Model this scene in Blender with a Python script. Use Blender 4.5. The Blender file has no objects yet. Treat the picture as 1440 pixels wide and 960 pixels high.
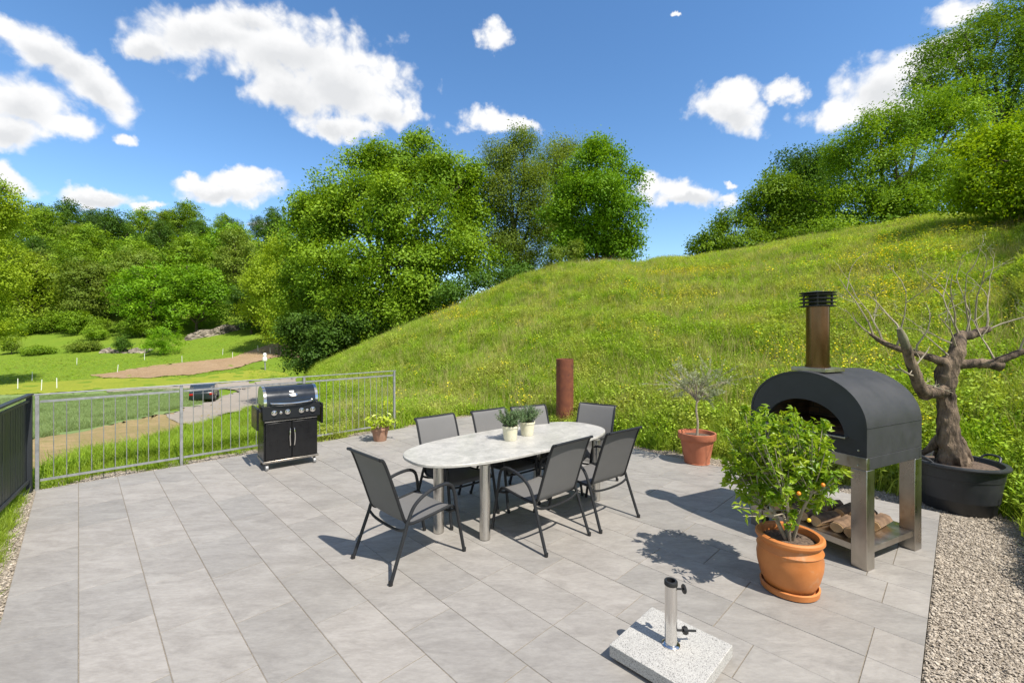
import bpy, math, random
import numpy as np
from mathutils import Vector, Matrix, noise as mnoise

random.seed(7)
rng = np.random.default_rng(7)
C = bpy.context.scene.collection
scene = bpy.context.scene
R = math.radians
PI = math.pi

# ------------------------------------------------------------------ camera
EYE = 1.9
FPX, CX, HY = 620.0, 720.0, 468.0          # focal length, centre and horizon of the 1440 px photograph
cam_d = bpy.data.cameras.new('camera')
cam = bpy.data.objects.new('camera', cam_d)
C.objects.link(cam)
cam.location = (0, 0, EYE)
cam.rotation_euler = (R(90), 0, 0)
cam_d.sensor_width = 36
cam_d.lens = FPX / 1440 * 36
cam_d.shift_y = -12 / 1440
cam_d.clip_start = 0.05
cam_d.clip_end = 5000
scene.camera = cam

# ------------------------------------------------------------------ light
SUN_AZ = R(137)        # clockwise from +Y
SUN_EL = R(55)
SUN_DIR = Vector((math.sin(SUN_AZ) * math.cos(SUN_EL), math.cos(SUN_AZ) * math.cos(SUN_EL), math.sin(SUN_EL)))
sd = bpy.data.lights.new('sun', 'SUN')
sd.energy = 5.0
sd.angle = R(0.53)
sd.color = (1.0, 0.94, 0.845)
so = bpy.data.objects.new('sun', sd)
C.objects.link(so)
so.rotation_euler = SUN_DIR.to_track_quat('Z', 'Y').to_euler()
so.location = (20, -20, 40)

scene.view_settings.view_transform = 'Standard'
scene.view_settings.look = 'None'
scene.view_settings.gamma = 1
scene.view_settings.use_curve_mapping = False
scene.view_settings.exposure = 0.52
scene.cycles.max_bounces = 8
scene.cycles.transparent_max_bounces = 8
scene.cycles.sample_clamp_indirect = 4


def azel(px, py):
    x, z = (px - CX) / FPX, (HY - py) / FPX
    return x, z


# clouds: (px, py, half width, half height, tilt) as seen from the terrace, turned into slopes of the sight line on the north side of the sky
CLOUDS = [
    (300, 48, 130, 42, 5), (390, 70, 150, 66, 6), (480, 112, 112, 62, 14), (540, 150, 62, 34, 6), (210, 66, 66, 24, 8), (420, 128, 100, 46, 12),
    (470, 170, 80, 22, 6), (350, 26, 96, 32, 0), (575, 158, 30, 20, 0),
    (58, 74, 80, 32, 24), (140, 126, 72, 32, 34), (100, 98, 60, 28, 24), (8, 44, 34, 18, 24), (36, 148, 84, 44, 14), (92, 180, 54, 24, 6), (15, 188, 66, 28, 0),
    (178, 193, 24, 11, 6), (315, 265, 88, 22, 0), (340, 248, 46, 18, 0), (268, 258, 40, 16, 0), (128, 275, 62, 15, 4), (198, 286, 28, 8, 0), (14, 254, 46, 20, 20),
    (700, 58, 27, 22, 20), (695, 172, 56, 20, 8), (735, 178, 26, 13, 0), (1035, 155, 60, 38, 0), (1040, 130, 42, 24, 0), (1102, 132, 30, 18, 8),
    (1240, 118, 88, 46, -24), (1175, 158, 56, 26, -6), (1250, 150, 80, 32, -6), (1330, 72, 76, 34, -20), (1345, 12, 58, 20, -12),
    (930, 262, 54, 24, 10), (965, 278, 64, 16, 0), (1016, 280, 34, 12, -10), (1026, 258, 16, 6, 0), (380, 313, 30, 9, 0), (955, 14, 10, 4, 0),
]
world = bpy.data.worlds.new("World")
scene.world = world
world.use_nodes = True
wt = world.node_tree
wt.nodes.clear()


def nd(t, typ, ins=None, **kw):
    n = t.nodes.new(typ)
    for k, v in kw.items():
        setattr(n, k, v)
    for k, v in (ins or {}).items():
        s = n.inputs[k]
        if isinstance(v, bpy.types.NodeSocket):
            t.links.new(v, s)
        else:
            s.default_value = v
    return n


def mth(t, op, a, b=0.0, c=0.0, clamp=False):
    n = nd(t, 'ShaderNodeMath', {0: a, 1: b, 2: c}, operation=op)
    n.use_clamp = clamp
    return n.outputs[0]


def build_world():
    t = wt
    sky = nd(t, 'ShaderNodeTexSky', sky_type='NISHITA')
    sky.sun_disc = False
    sky.sun_elevation = SUN_EL
    sky.sun_rotation = SUN_AZ
    sky.altitude = 400
    sky.air_density = 1.0
    sky.dust_density = 0.3
    sky.ozone_density = 1.6
    hs = nd(t, 'ShaderNodeHueSaturation', {'Hue': 0.5, 'Saturation': 1.2, 'Value': 1.2, 'Color': sky.outputs[0]})
    tc = nd(t, 'ShaderNodeTexCoord')
    D = tc.outputs['Generated']
    sp = nd(t, 'ShaderNodeSeparateXYZ', {0: D})
    x, y, z = sp.outputs
    yy = mth(t, 'MAXIMUM', y, 0.08)
    az = mth(t, 'DIVIDE', x, yy)
    el = mth(t, 'DIVIDE', z, yy)
    # warp the direction a little so that the outlines billow
    w1 = nd(t, 'ShaderNodeTexNoise', {'Vector': D, 'Scale': 9.0, 'Detail': 6.0, 'Roughness': 0.62})
    P0 = nd(t, 'ShaderNodeCombineXYZ', {0: az, 1: el, 2: 0.0}).outputs[0]
    wv = nd(t, 'ShaderNodeVectorMath', {0: w1.outputs['Color'], 1: (0.5, 0.5, 0.5)}, operation='SUBTRACT').outputs[0]
    wv = nd(t, 'ShaderNodeVectorMath', {0: wv, 1: (0.15, 0.11, 0.0)}, operation='MULTIPLY').outputs[0]
    P = nd(t, 'ShaderNodeVectorMath', {0: P0, 1: wv}, operation='ADD').outputs[0]

    def field(P, grow=1.0, dz=0.0, least=0):
        m = None
        for (px, py, rx, ry, rot) in CLOUDS:
            if rx < least: continue
            a0, e0 = azel(px, py)
            a1, _ = azel(px + rx, py)
            a2, _ = azel(px - rx, py)
            _, e1 = azel(px, py - ry)
            _, e2 = azel(px, py + ry)
            mp = nd(t, 'ShaderNodeMapping', {'Vector': P, 'Location': (a0, e0 + dz * (e1 - e2) / 2, 0), 'Rotation': (0, 0, R(-rot)),
                                             'Scale': ((a1 - a2) / 2 * grow, (e1 - e2) / 2 * grow, 1)}, vector_type='TEXTURE')
            ln = nd(t, 'ShaderNodeVectorMath', {0: mp.outputs[0]}, operation='LENGTH').outputs['Value']
            m = ln if m is None else nd(t, 'ShaderNodeMath', {0: m, 1: ln, 2: 0.18}, operation='SMOOTH_MIN').outputs[0]
        return mth(t, 'SUBTRACT', 1.0, m)

    m = mth(t, 'ADD', field(P, 1.16), 0.03)
    n2 = nd(t, 'ShaderNodeTexNoise', {'Vector': D, 'Scale': 24.0, 'Detail': 8.0, 'Roughness': 0.54, 'Distortion': 0.5})
    vo = nd(t, 'ShaderNodeTexVoronoi', {'Vector': D, 'Scale': 30.0, 'Detail': 3.0, 'Roughness': 0.5}, feature='SMOOTH_F1')
    bump = mth(t, 'ADD', mth(t, 'MULTIPLY', mth(t, 'SUBTRACT', n2.outputs['Fac'], 0.5), 0.85),
               mth(t, 'MULTIPLY', mth(t, 'SUBTRACT', 0.42, vo.outputs['Distance']), 0.5))
    dens = mth(t, 'ADD', m, bump)
    alpha = nd(t, 'ShaderNodeMapRange', {0: dens, 1: -0.09, 2: 0.42}, interpolation_type='SMOOTHSTEP').outputs[0]
    alpha = mth(t, 'MULTIPLY', alpha, nd(t, 'ShaderNodeMapRange', {0: y, 1: 0.15, 2: 0.3}).outputs[0])
    # thick parts turn grey on their under side: shade painted in, from the outlines shifted downward
    thick = field(P, 0.95, -0.28, 60)
    n3 = nd(t, 'ShaderNodeTexNoise', {'Vector': D, 'Scale': 11.0, 'Detail': 5.0, 'Roughness': 0.55})
    th = mth(t, 'ADD', thick, mth(t, 'MULTIPLY', mth(t, 'SUBTRACT', n3.outputs['Fac'], 0.5), 0.9))
    grey = nd(t, 'ShaderNodeMapRange', {0: th, 1: 0.22, 2: 1.05}, interpolation_type='SMOOTHSTEP').outputs[0]
    det = nd(t, 'ShaderNodeMapRange', {0: bump, 1: -0.3, 2: 0.25, 3: 0.2, 4: 0.0}).outputs[0]  # hollows between the billows get painted shade too
    grey = mth(t, 'ADD', grey, det, clamp=True)
    cc = nd(t, 'ShaderNodeMix', {'Factor': grey, 6: (5.9, 5.9, 5.92, 1), 7: (4.4, 4.48, 4.6, 1)}, data_type='RGBA')
    mix = nd(t, 'ShaderNodeMix', {'Factor': alpha, 6: hs.outputs[0], 7: cc.outputs[2]}, data_type='RGBA')
    nb = nd(t, 'ShaderNodeTexNoise', {'Vector': D, 'Scale': 2.6, 'Detail': 7.0, 'Roughness': 0.55})  # unseen clouds overhead and behind the camera, added to whiten the fill light
    fill_cover = nd(t, 'ShaderNodeMapRange', {0: nb.outputs['Fac'], 1: 0.44, 2: 0.58}, interpolation_type='SMOOTHSTEP').outputs[0]
    up = nd(t, 'ShaderNodeMapRange', {0: mth(t, 'ADD', el, mth(t, 'MULTIPLY', mth(t, 'LESS_THAN', y, 0.09), 5.0)), 1: 1.0, 2: 1.5}).outputs[0]
    fill_cover = mth(t, 'MULTIPLY', mth(t, 'MULTIPLY', fill_cover, up), nd(t, 'ShaderNodeMapRange', {0: z, 1: 0.02, 2: 0.1}).outputs[0])
    mix = nd(t, 'ShaderNodeMix', {'Factor': fill_cover, 6: mix.outputs[2], 7: (3.4, 3.36, 3.3, 1)}, data_type='RGBA')
    bg = nd(t, 'ShaderNodeBackground', {'Color': mix.outputs[2], 'Strength': 0.125})
    out = nd(t, 'ShaderNodeOutputWorld', {'Surface': bg.outputs[0]})


build_world()
try:
    world.cycles.sampling_method = 'MANUAL'
    world.cycles.sample_map_resolution = 512
except Exception:
    pass

# ------------------------------------------------------------------ helpers
A2 = np.array((-0.701, 0.713))      # the two directions of the paving
B2 = np.array((0.713, 0.701))


def ab(a, b, z=0.0):
    p = A2 * a + B2 * b
    return Vector((p[0], p[1], z))


def at(px, py, z=0.0):
    Y = FPX * (EYE - z) / (py - HY)
    return Vector(((px - CX) / FPX * Y, Y, z))


def tag(o, label=None, cat=None, group=None, kind=None):
    if label: o['label'] = label
    if cat: o['category'] = cat
    if group: o['group'] = group
    if kind: o['kind'] = kind
    return o


def thing(name, label, cat, loc=(0, 0, 0), rotz=0.0, group=None):
    o = bpy.data.objects.new(name, None)
    o.empty_display_size = 0.1
    C.objects.link(o)
    o.location = loc
    o.rotation_euler = (0, 0, rotz)
    return tag(o, label, cat, group)


def copy_tree(o, parent=None):
    c = o.copy()
    C.objects.link(c)
    c.parent = parent
    for ch in list(o.children):
        copy_tree(ch, c)
    return c


class MB:
    def __init__(self):
        self.v, self.f = [], []

    def add(self, v, f):
        n = len(self.v)
        self.v += [tuple(p) for p in v]
        self.f += [tuple(i + n for i in q) for q in f]
        return self

    def box(self, c, s, m=None):
        hx, hy, hz = s[0] / 2, s[1] / 2, s[2] / 2
        p = [Vector((x, y, z)) for z in (-hz, hz) for y in (-hy, hy) for x in (-hx, hx)]
        if m is not None: p = [m @ q for q in p]
        c = Vector(c)
        return self.add([q + c for q in p], [(0, 2, 3, 1), (4, 5, 7, 6), (0, 1, 5, 4), (2, 6, 7, 3), (0, 4, 6, 2), (1, 3, 7, 5)])

    def prism(self, poly, y0, y1, plane='xz'):
        n = len(poly)
        def P(a, b, d):
            return (a, d, b) if plane == 'xz' else ((d, a, b) if plane == 'yz' else (a, b, d))
        v = [P(a, b, y0) for a, b in poly] + [P(a, b, y1) for a, b in poly]
        f = [tuple(range(n)), tuple(range(2 * n - 1, n - 1, -1))]
        f += [(i, i + n, (i + 1) % n + n, (i + 1) % n) for i in range(n)]
        return self.add(v, f)

    def tube(self, pts, r, n=10, cap=True, squash=1.0):
        pts = [Vector(p) for p in pts]
        m = len(pts)
        rs = [r] * m if isinstance(r, (int, float)) else list(r)
        T = []
        for i in range(m):
            a, b = pts[max(i - 1, 0)], pts[min(i + 1, m - 1)]
            d = (b - a)
            T.append(d.normalized() if d.length > 1e-9 else Vector((0, 0, 1)))
        u = T[0].orthogonal().normalized()
        if abs(T[0].z) < 0.98:
            u = T[0].cross(Vector((0, 0, 1))).normalized()
        vs, fs = [], []
        for i in range(m):
            u = (u - T[i] * u.dot(T[i])).normalized()
            w = T[i].cross(u)
            for k in range(n):
                a = 2 * PI * k / n
                vs.append(pts[i] + (u * math.cos(a) * squash + w * math.sin(a)) * rs[i])
        for i in range(m - 1):
            for k in range(n):
                k2 = (k + 1) % n
                fs.append((i * n + k, i * n + k2, (i + 1) * n + k2, (i + 1) * n + k))
        if cap:
            fs.append(tuple(range(n - 1, -1, -1)))
            fs.append(tuple((m - 1) * n + k for k in range(n)))
        return self.add(vs, fs)

    def lathe(self, prof, n=40, c=(0, 0, 0), m=None):
        vs, fs = [], []
        c = Vector(c)
        for (r, z) in prof:
            for k in range(n):
                a = 2 * PI * k / n
                p = Vector((r * math.cos(a), r * math.sin(a), z))
                if m is not None: p = m @ p
                vs.append(p + c)
        for i in range(len(prof) - 1):
            for k in range(n):
                k2 = (k + 1) % n
                fs.append((i * n + k, i * n + k2, (i + 1) * n + k2, (i + 1) * n + k))
        if prof[0][0] > 1e-6: fs.append(tuple(range(n - 1, -1, -1)))
        if prof[-1][0] > 1e-6: fs.append(tuple((len(prof) - 1) * n + k for k in range(n)))
        return self.add(vs, fs)

    def ball(self, c, r, n=10, sq=(1, 1, 1)):
        prof = [(max(r * math.sin(PI * i / n), 1e-7), -r * math.cos(PI * i / n)) for i in range(n + 1)]
        return self.lathe(prof, n + 4, c, Matrix.Diagonal(sq))

    def build(self, name, m, parent=None, smooth=35, bevel=0.0, loc=None, rotz=0.0):
        me = bpy.data.meshes.new(name)
        me.from_pydata(self.v, [], self.f)
        me.validate()
        if m is not None: me.materials.append(m)
        if smooth:
            me.shade_smooth()
            me.set_sharp_from_angle(angle=R(smooth))
        o = bpy.data.objects.new(name, me)
        C.objects.link(o)
        if parent is not None: o.parent = parent
        if loc is not None:
            o.location = loc
            o.rotation_euler = (0, 0, rotz)
        if bevel:
            b = o.modifiers.new('bevel', 'BEVEL')
            b.width = bevel
            b.segments = 2
            b.limit_method = 'ANGLE'
            b.angle_limit = R(40)
            b.harden_normals = False
        return o


def spline(pts, per=6):
    """Catmull-Rom through the points."""
    p = [Vector(q) for q in pts]
    p = [p[0] * 2 - p[1]] + p + [p[-1] * 2 - p[-2]]
    out = []
    for i in range(1, len(p) - 2):
        for k in range(per):
            t = k / per
            out.append(0.5 * ((2 * p[i]) + (p[i + 1] - p[i - 1]) * t + (2 * p[i - 1] - 5 * p[i] + 4 * p[i + 1] - p[i + 2]) * t * t
                              + (3 * p[i] - p[i - 1] - 3 * p[i + 1] + p[i + 2]) * t ** 3))
    out.append(p[-2])
    return out


def mesh_np(name, v, faces, m, parent=None, tint=None, smooth=False, link=True):
    """faces: (n, k) array of corner indices."""
    me = bpy.data.meshes.new(name)
    v = np.asarray(v, dtype=np.float32)
    faces = np.asarray(faces, dtype=np.int32)
    nf, k = faces.shape
    me.vertices.add(len(v))
    me.vertices.foreach_set('co', v.ravel())
    me.loops.add(nf * k)
    me.loops.foreach_set('vertex_index', faces.ravel())
    me.polygons.add(nf)
    me.polygons.foreach_set('loop_start', np.arange(nf, dtype=np.int32) * k)
    me.polygons.foreach_set('use_smooth', np.full(nf, bool(smooth)))
    if tint is not None:
        at_ = me.attributes.new('tint', 'FLOAT', 'FACE')
        at_.data.foreach_set('value', np.asarray(tint, dtype=np.float32))
    me.update(calc_edges=True)
    me.validate()
    if m is not None: me.materials.append(m)
    o = bpy.data.objects.new(name, me)
    if link: C.objects.link(o)
    if parent is not None: o.parent = parent
    return o


# ------------------------------------------------------------------ materials
def base_mat(name):
    m = bpy.data.materials.new(name)
    m.use_nodes = True
    t = m.node_tree
    t.nodes.clear()
    return m, t


def pmat(name, c1, c2=None, rough=0.5, metal=0.0, scale=8.0, detail=5.0, bump=0.0, bscale=None, bdist=0.01, spec=0.5, rvar=0.1, coat=0.0, stretch=(1, 1, 1),
         lo=0.35, hi=0.65, spots=None):
    """principled with a two-colour noise, roughness variation and bump; spots = (colour, scale, lo, hi) a second overlay."""
    m, t = base_mat(name)
    tc = nd(t, 'ShaderNodeTexCoord')
    mp = nd(t, 'ShaderNodeMapping', {'Vector': tc.outputs['Object'], 'Scale': stretch})
    n = nd(t, 'ShaderNodeTexNoise', {'Vector': mp.outputs[0], 'Scale': scale, 'Detail': detail, 'Roughness': 0.6})
    f = nd(t, 'ShaderNodeMapRange', {0: n.outputs['Fac'], 1: lo, 2: hi}).outputs[0]
    c2 = c2 or c1
    col = nd(t, 'ShaderNodeMix', {'Factor': f, 6: (*c1, 1), 7: (*c2, 1)}, data_type='RGBA').outputs[2]
    if spots:
        sc, ss, sl, sh = spots
        n2 = nd(t, 'ShaderNodeTexNoise', {'Vector': mp.outputs[0], 'Scale': ss, 'Detail': 6.0, 'Roughness': 0.65})
        f2 = nd(t, 'ShaderNodeMapRange', {0: n2.outputs['Fac'], 1: sl, 2: sh}).outputs[0]
        col = nd(t, 'ShaderNodeMix', {'Factor': f2, 6: col, 7: (*sc, 1)}, data_type='RGBA').outputs[2]
    rr = nd(t, 'ShaderNodeMapRange', {0: n.outputs['Fac'], 1: 0.3, 2: 0.7, 3: max(rough - rvar, 0.02), 4: min(rough + rvar, 1)}).outputs[0]
    p = nd(t, 'ShaderNodeBsdfPrincipled', {'Base Color': col, 'Roughness': rr, 'Metallic': metal, 'Specular IOR Level': spec, 'Coat Weight': coat})
    if bump:
        nb = nd(t, 'ShaderNodeTexNoise', {'Vector': mp.outputs[0], 'Scale': bscale or scale * 3, 'Detail': 6.0, 'Roughness': 0.6})
        b = nd(t, 'ShaderNodeBump', {'Strength': bump, 'Distance': bdist, 'Height': nb.outputs['Fac']})
        t.links.new(b.outputs[0], p.inputs['Normal'])
    nd(t, 'ShaderNodeOutputMaterial', {'Surface': p.outputs[0]})
    return m


def leaf_mat(name, c1, c2, trans=0.35, gloss=0.06, grough=0.45, patch=None, patch_scale=0.25, vary=(0.85, 1.12)):
    """thin leaf: diffuse + light passing through + a weak sheen; tint attribute runs c1 -> c2; patch: a third colour in world-sized patches."""
    m, t = base_mat(name)
    a = nd(t, 'ShaderNodeAttribute', attribute_name='tint')
    col = nd(t, 'ShaderNodeMix', {'Factor': a.outputs['Fac'], 6: (*c1, 1), 7: (*c2, 1)}, data_type='RGBA').outputs[2]
    if patch:
        g = nd(t, 'ShaderNodeNewGeometry')
        n = nd(t, 'ShaderNodeTexNoise', {'Vector': g.outputs['Position'], 'Scale': patch_scale, 'Detail': 5.0, 'Roughness': 0.65})
        f = nd(t, 'ShaderNodeMapRange', {0: n.outputs['Fac'], 1: 0.42, 2: 0.64, 4: 0.85}).outputs[0]
        col = nd(t, 'ShaderNodeMix', {'Factor': f, 6: col, 7: (*patch, 1)}, data_type='RGBA').outputs[2]
    oi = nd(t, 'ShaderNodeObjectInfo')
    hv = nd(t, 'ShaderNodeMapRange', {0: oi.outputs['Random'], 3: vary[0], 4: vary[1]}).outputs[0]
    hs = nd(t, 'ShaderNodeHueSaturation', {'Value': hv, 'Color': col})
    col = hs.outputs[0]
    tcol = nd(t, 'ShaderNodeMix', {'Factor': 1.0, 6: col, 7: (1.25, 1.15, 0.5, 1)}, data_type='RGBA', blend_type='MULTIPLY').outputs[2]
    d = nd(t, 'ShaderNodeBsdfDiffuse', {'Color': col})
    tr = nd(t, 'ShaderNodeBsdfTranslucent', {'Color': tcol})
    s = nd(t, 'ShaderNodeMixShader', {0: trans, 1: d.outputs[0], 2: tr.outputs[0]})
    gl = nd(t, 'ShaderNodeBsdfGlossy', {'Color': (0.9, 0.95, 0.9, 1), 'Roughness': grough})
    s2 = nd(t, 'ShaderNodeMixShader', {0: gloss, 1: s.outputs[0], 2: gl.outputs[0]})
    nd(t, 'ShaderNodeOutputMaterial', {'Surface': s2.outputs[0]})
    return m


M = {}
M['frame'] = pmat('anthracite_powder_coat', (0.016, 0.017, 0.019), (0.022, 0.023, 0.025), 0.45, 0.0, 30, rvar=0.06, spec=0.3)
M['cap'] = pmat('black_plastic', (0.012, 0.012, 0.013), None, 0.5)
M['steel'] = pmat('brushed_steel', (0.52, 0.5, 0.47), (0.62, 0.6, 0.56), 0.3, 1.0, 40, stretch=(1, 1, 0.06), rvar=0.1, bump=0.05, bscale=90)
M['steel_smudge'] = pmat('weathered_steel', (0.33, 0.30, 0.26), (0.52, 0.48, 0.43), 0.33, 1.0, 5, stretch=(1, 1, 0.5), rvar=0.12, spots=((0.30, 0.24, 0.19), 9, 0.58, 0.75))
M['chrome'] = pmat('polished_steel', (0.68, 0.66, 0.63), None, 0.14, 1.0, 20, rvar=0.05)
M['galv'] = pmat('galvanised_steel', (0.28, 0.285, 0.29), (0.38, 0.385, 0.39), 0.5, 0.55, 14, rvar=0.1)
M['granite'] = None
M['oven'] = pmat('black_oven_steel', (0.034, 0.035, 0.038), (0.044, 0.045, 0.049), 0.56, 0.0, 6, rvar=0.08, spec=0.35, spots=((0.075, 0.075, 0.075), 17, 0.68, 0.85))
M['grill'] = pmat('black_enamel', (0.008, 0.008, 0.009), (0.011, 0.011, 0.012), 0.3, 0.0, 12, rvar=0.05, spec=0.3, coat=0.05)
M['lidsteel'] = pmat('black_enamel_blue_reflection', (0.012, 0.017, 0.026), (0.016, 0.021, 0.031), 0.2, 0.0, 9, rvar=0.04, spec=0.4, coat=0.15)  # black lid, its bluish reflection put into the base colour
M['bronze'] = pmat('heat_tinted_flue', (0.07, 0.035, 0.02), (0.19, 0.105, 0.062), 0.2, 0.9, 4, stretch=(1, 1, 0.25), rvar=0.08)
M['rust'] = pmat('rusty_steel', (0.115, 0.032, 0.016), (0.19, 0.062, 0.028), 0.85, 0.0, 7, detail=8, bump=0.25, bscale=40, spots=((0.05, 0.018, 0.013), 5, 0.58, 0.75))
M['terracotta'] = pmat('terracotta', (0.36, 0.11, 0.052), (0.44, 0.155, 0.08), 0.8, 0, 6, bump=0.15, spots=((0.45, 0.25, 0.17), 4, 0.62, 0.8))
M['glazed'] = pmat('orange_terracotta', (0.44, 0.145, 0.032), (0.54, 0.195, 0.052), 0.55, 0, 5, bump=0.12, bscale=14, rvar=0.15, spots=((0.50, 0.33, 0.20), 6, 0.60, 0.80), coat=0.05)
M['cream'] = pmat('cream_ceramic', (0.62, 0.58, 0.40), (0.70, 0.67, 0.52), 0.5, 0, 8, bump=0.1, spots=((0.45, 0.38, 0.20), 9, 0.6, 0.75))
M['oldpot'] = pmat('weathered_clay', (0.27, 0.14, 0.085), (0.36, 0.21, 0.14), 0.85, 0, 9, bump=0.2)
M['tub'] = pmat('black_rubber_tub', (0.020, 0.022, 0.026), (0.032, 0.034, 0.038), 0.5, 0, 5, bump=0.06, rvar=0.1, spots=((0.07, 0.07, 0.07), 10, 0.62, 0.8))
M['soil'] = pmat('potting_soil', (0.055, 0.036, 0.025), (0.17, 0.12, 0.085), 0.95, 0, 45, detail=8, bump=0.9, bscale=60)
M['bark'] = pmat('tree_bark', (0.055, 0.042, 0.03), (0.11, 0.09, 0.07), 0.95, 0, 5, detail=8, bump=0.8, bscale=14, stretch=(1, 1, 0.3))
M['oldbark'] = pmat('gnarled_bark', (0.030, 0.019, 0.012), (0.24, 0.175, 0.12), 0.95, 0, 11, detail=10, bump=1.0, bscale=26, bdist=0.035, stretch=(1, 1, 0.35), lo=0.38, hi=0.62)
M['twig'] = pmat('pale_twig', (0.24, 0.20, 0.14), (0.38, 0.33, 0.25), 0.9, 0, 20)
M['greenbark'] = pmat('mossy_bark', (0.10, 0.085, 0.055), (0.22, 0.20, 0.135), 0.9, 0, 9, bump=0.5)
M['logend'] = pmat('split_wood', (0.42, 0.25, 0.12), (0.56, 0.38, 0.2), 0.85, 0, 12, stretch=(1, 0.2, 1), bump=0.4)
M['logbark'] = pmat('log_bark', (0.10, 0.06, 0.035), (0.22, 0.14, 0.085), 0.95, 0, 14, bump=0.8)
M['white'] = pmat('white_paint', (0.78, 0.78, 0.76), None, 0.5)
M['fruit'] = pmat('orange_fruit', (0.75, 0.20, 0.02), (0.80, 0.30, 0.02), 0.4, 0, 20)
M['lemon'] = pmat('yellow_fruit', (0.80, 0.50, 0.03), None, 0.4, 0, 20)
M['carpaint'] = pmat('dark_car_paint', (0.012, 0.02, 0.022), None, 0.25, 0.0, coat=0.6)
M['carglass'] = pmat('car_glass', (0.02, 0.03, 0.035), None, 0.05, 0.0, spec=0.9, coat=1.0)
M['tyre'] = pmat('tyre_rubber', (0.015, 0.015, 0.015), None, 0.85)
M['redlens'] = pmat('red_lens', (0.35, 0.015, 0.01), None, 0.2)
M['brickin'] = None
M['slatfence'] = pmat('anthracite_fence', (0.020, 0.024, 0.029), (0.030, 0.034, 0.040), 0.45, 0.0, 3, rvar=0.08, stretch=(1, 1, 0.3))


def sling_mat():
    m, t = base_mat('grey_textilene')
    tc = nd(t, 'ShaderNodeTexCoord')
    sp = nd(t, 'ShaderNodeSeparateXYZ', {0: tc.outputs['Object']})
    wx = mth(t, 'SINE', mth(t, 'MULTIPLY', sp.outputs[0], 2 * PI / 0.004))
    s2 = mth(t, 'ADD', sp.outputs[1], sp.outputs[2])
    wy = mth(t, 'SINE', mth(t, 'MULTIPLY', s2, 2 * PI / 0.004))
    w = mth(t, 'MULTIPLY', wx, wy)
    n = nd(t, 'ShaderNodeTexNoise', {'Vector': tc.outputs['Object'], 'Scale': 6.0, 'Detail': 5.0})
    f = nd(t, 'ShaderNodeMapRange', {0: mth(t, 'ADD', w, mth(t, 'MULTIPLY', n.outputs['Fac'], 1.0)), 1: -1.0, 2: 2.0}).outputs[0]
    col = nd(t, 'ShaderNodeMix', {'Factor': f, 6: (0.145, 0.142, 0.14, 1), 7: (0.25, 0.246, 0.242, 1)}, data_type='RGBA').outputs[2]
    p = nd(t, 'ShaderNodeBsdfPrincipled', {'Base Color': col, 'Roughness': 0.55, 'Specular IOR Level': 0.35})
    tr = nd(t, 'ShaderNodeBsdfTranslucent', {'Color': (0.2, 0.2, 0.2, 1)})
    mx = nd(t, 'ShaderNodeMixShader', {0: 0.3, 1: p.outputs[0], 2: tr.outputs[0]})
    nd(t, 'ShaderNodeOutputMaterial', {'Surface': mx.outputs[0]})
    return m


M['sling'] = sling_mat()


def granite_mat(name, c_lo, c_hi, c_dark, rough, vscale=260.0):
    m, t = base_mat(name)
    tc = nd(t, 'ShaderNodeTexCoord')
    v = nd(t, 'ShaderNodeTexVoronoi', {'Vector': tc.outputs['Object'], 'Scale': vscale, 'Randomness': 1.0})
    n = nd(t, 'ShaderNodeTexNoise', {'Vector': tc.outputs['Object'], 'Scale': 9.0, 'Detail': 8.0, 'Roughness': 0.7})
    hv = nd(t, 'ShaderNodeSeparateColor', {0: v.outputs['Color']})
    f = mth(t, 'ADD', mth(t, 'MULTIPLY', hv.outputs[0], 0.55), mth(t, 'MULTIPLY', n.outputs['Fac'], 0.45))
    r = nd(t, 'ShaderNodeMix', {'Factor': f, 6: (*c_lo, 1), 7: (*c_hi, 1)}, data_type='RGBA').outputs[2]
    dk = nd(t, 'ShaderNodeMapRange', {0: hv.outputs[1], 1: 0.84, 2: 0.9}).outputs[0]
    col = nd(t, 'ShaderNodeMix', {'Factor': dk, 6: r, 7: (*c_dark, 1)}, data_type='RGBA').outputs[2]
    p = nd(t, 'ShaderNodeBsdfPrincipled', {'Base Color': col, 'Roughness': rough})
    nd(t, 'ShaderNodeOutputMaterial', {'Surface': p.outputs[0]})
    return m


M['granite'] = granite_mat('granite', (0.25, 0.243, 0.23), (0.55, 0.535, 0.50), (0.12, 0.115, 0.11), 0.65, 300.0)


def tabletop_mat():
    m, t = base_mat('light_stone_top')
    tc = nd(t, 'ShaderNodeTexCoord')
    n = nd(t, 'ShaderNodeTexNoise', {'Vector': tc.outputs['Object'], 'Scale': 5.0, 'Detail': 10.0, 'Roughness': 0.72, 'Distortion': 0.8})
    n2 = nd(t, 'ShaderNodeTexNoise', {'Vector': tc.outputs['Object'], 'Scale': 28.0, 'Detail': 8.0, 'Roughness': 0.75})
    f = nd(t, 'ShaderNodeMapRange', {0: mth(t, 'ADD', mth(t, 'MULTIPLY', n.outputs['Fac'], 0.6), mth(t, 'MULTIPLY', n2.outputs['Fac'], 0.4)), 1: 0.38, 2: 0.62}).outputs[0]
    col = nd(t, 'ShaderNodeMix', {'Factor': f, 6: (0.29, 0.285, 0.265, 1), 7: (0.52, 0.505, 0.47, 1)}, data_type='RGBA').outputs[2]
    p = nd(t, 'ShaderNodeBsdfPrincipled', {'Base Color': col, 'Roughness': 0.38})
    nd(t, 'ShaderNodeOutputMaterial', {'Surface': p.outputs[0]})
    return m


M['tabletop'] = tabletop_mat()


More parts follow.
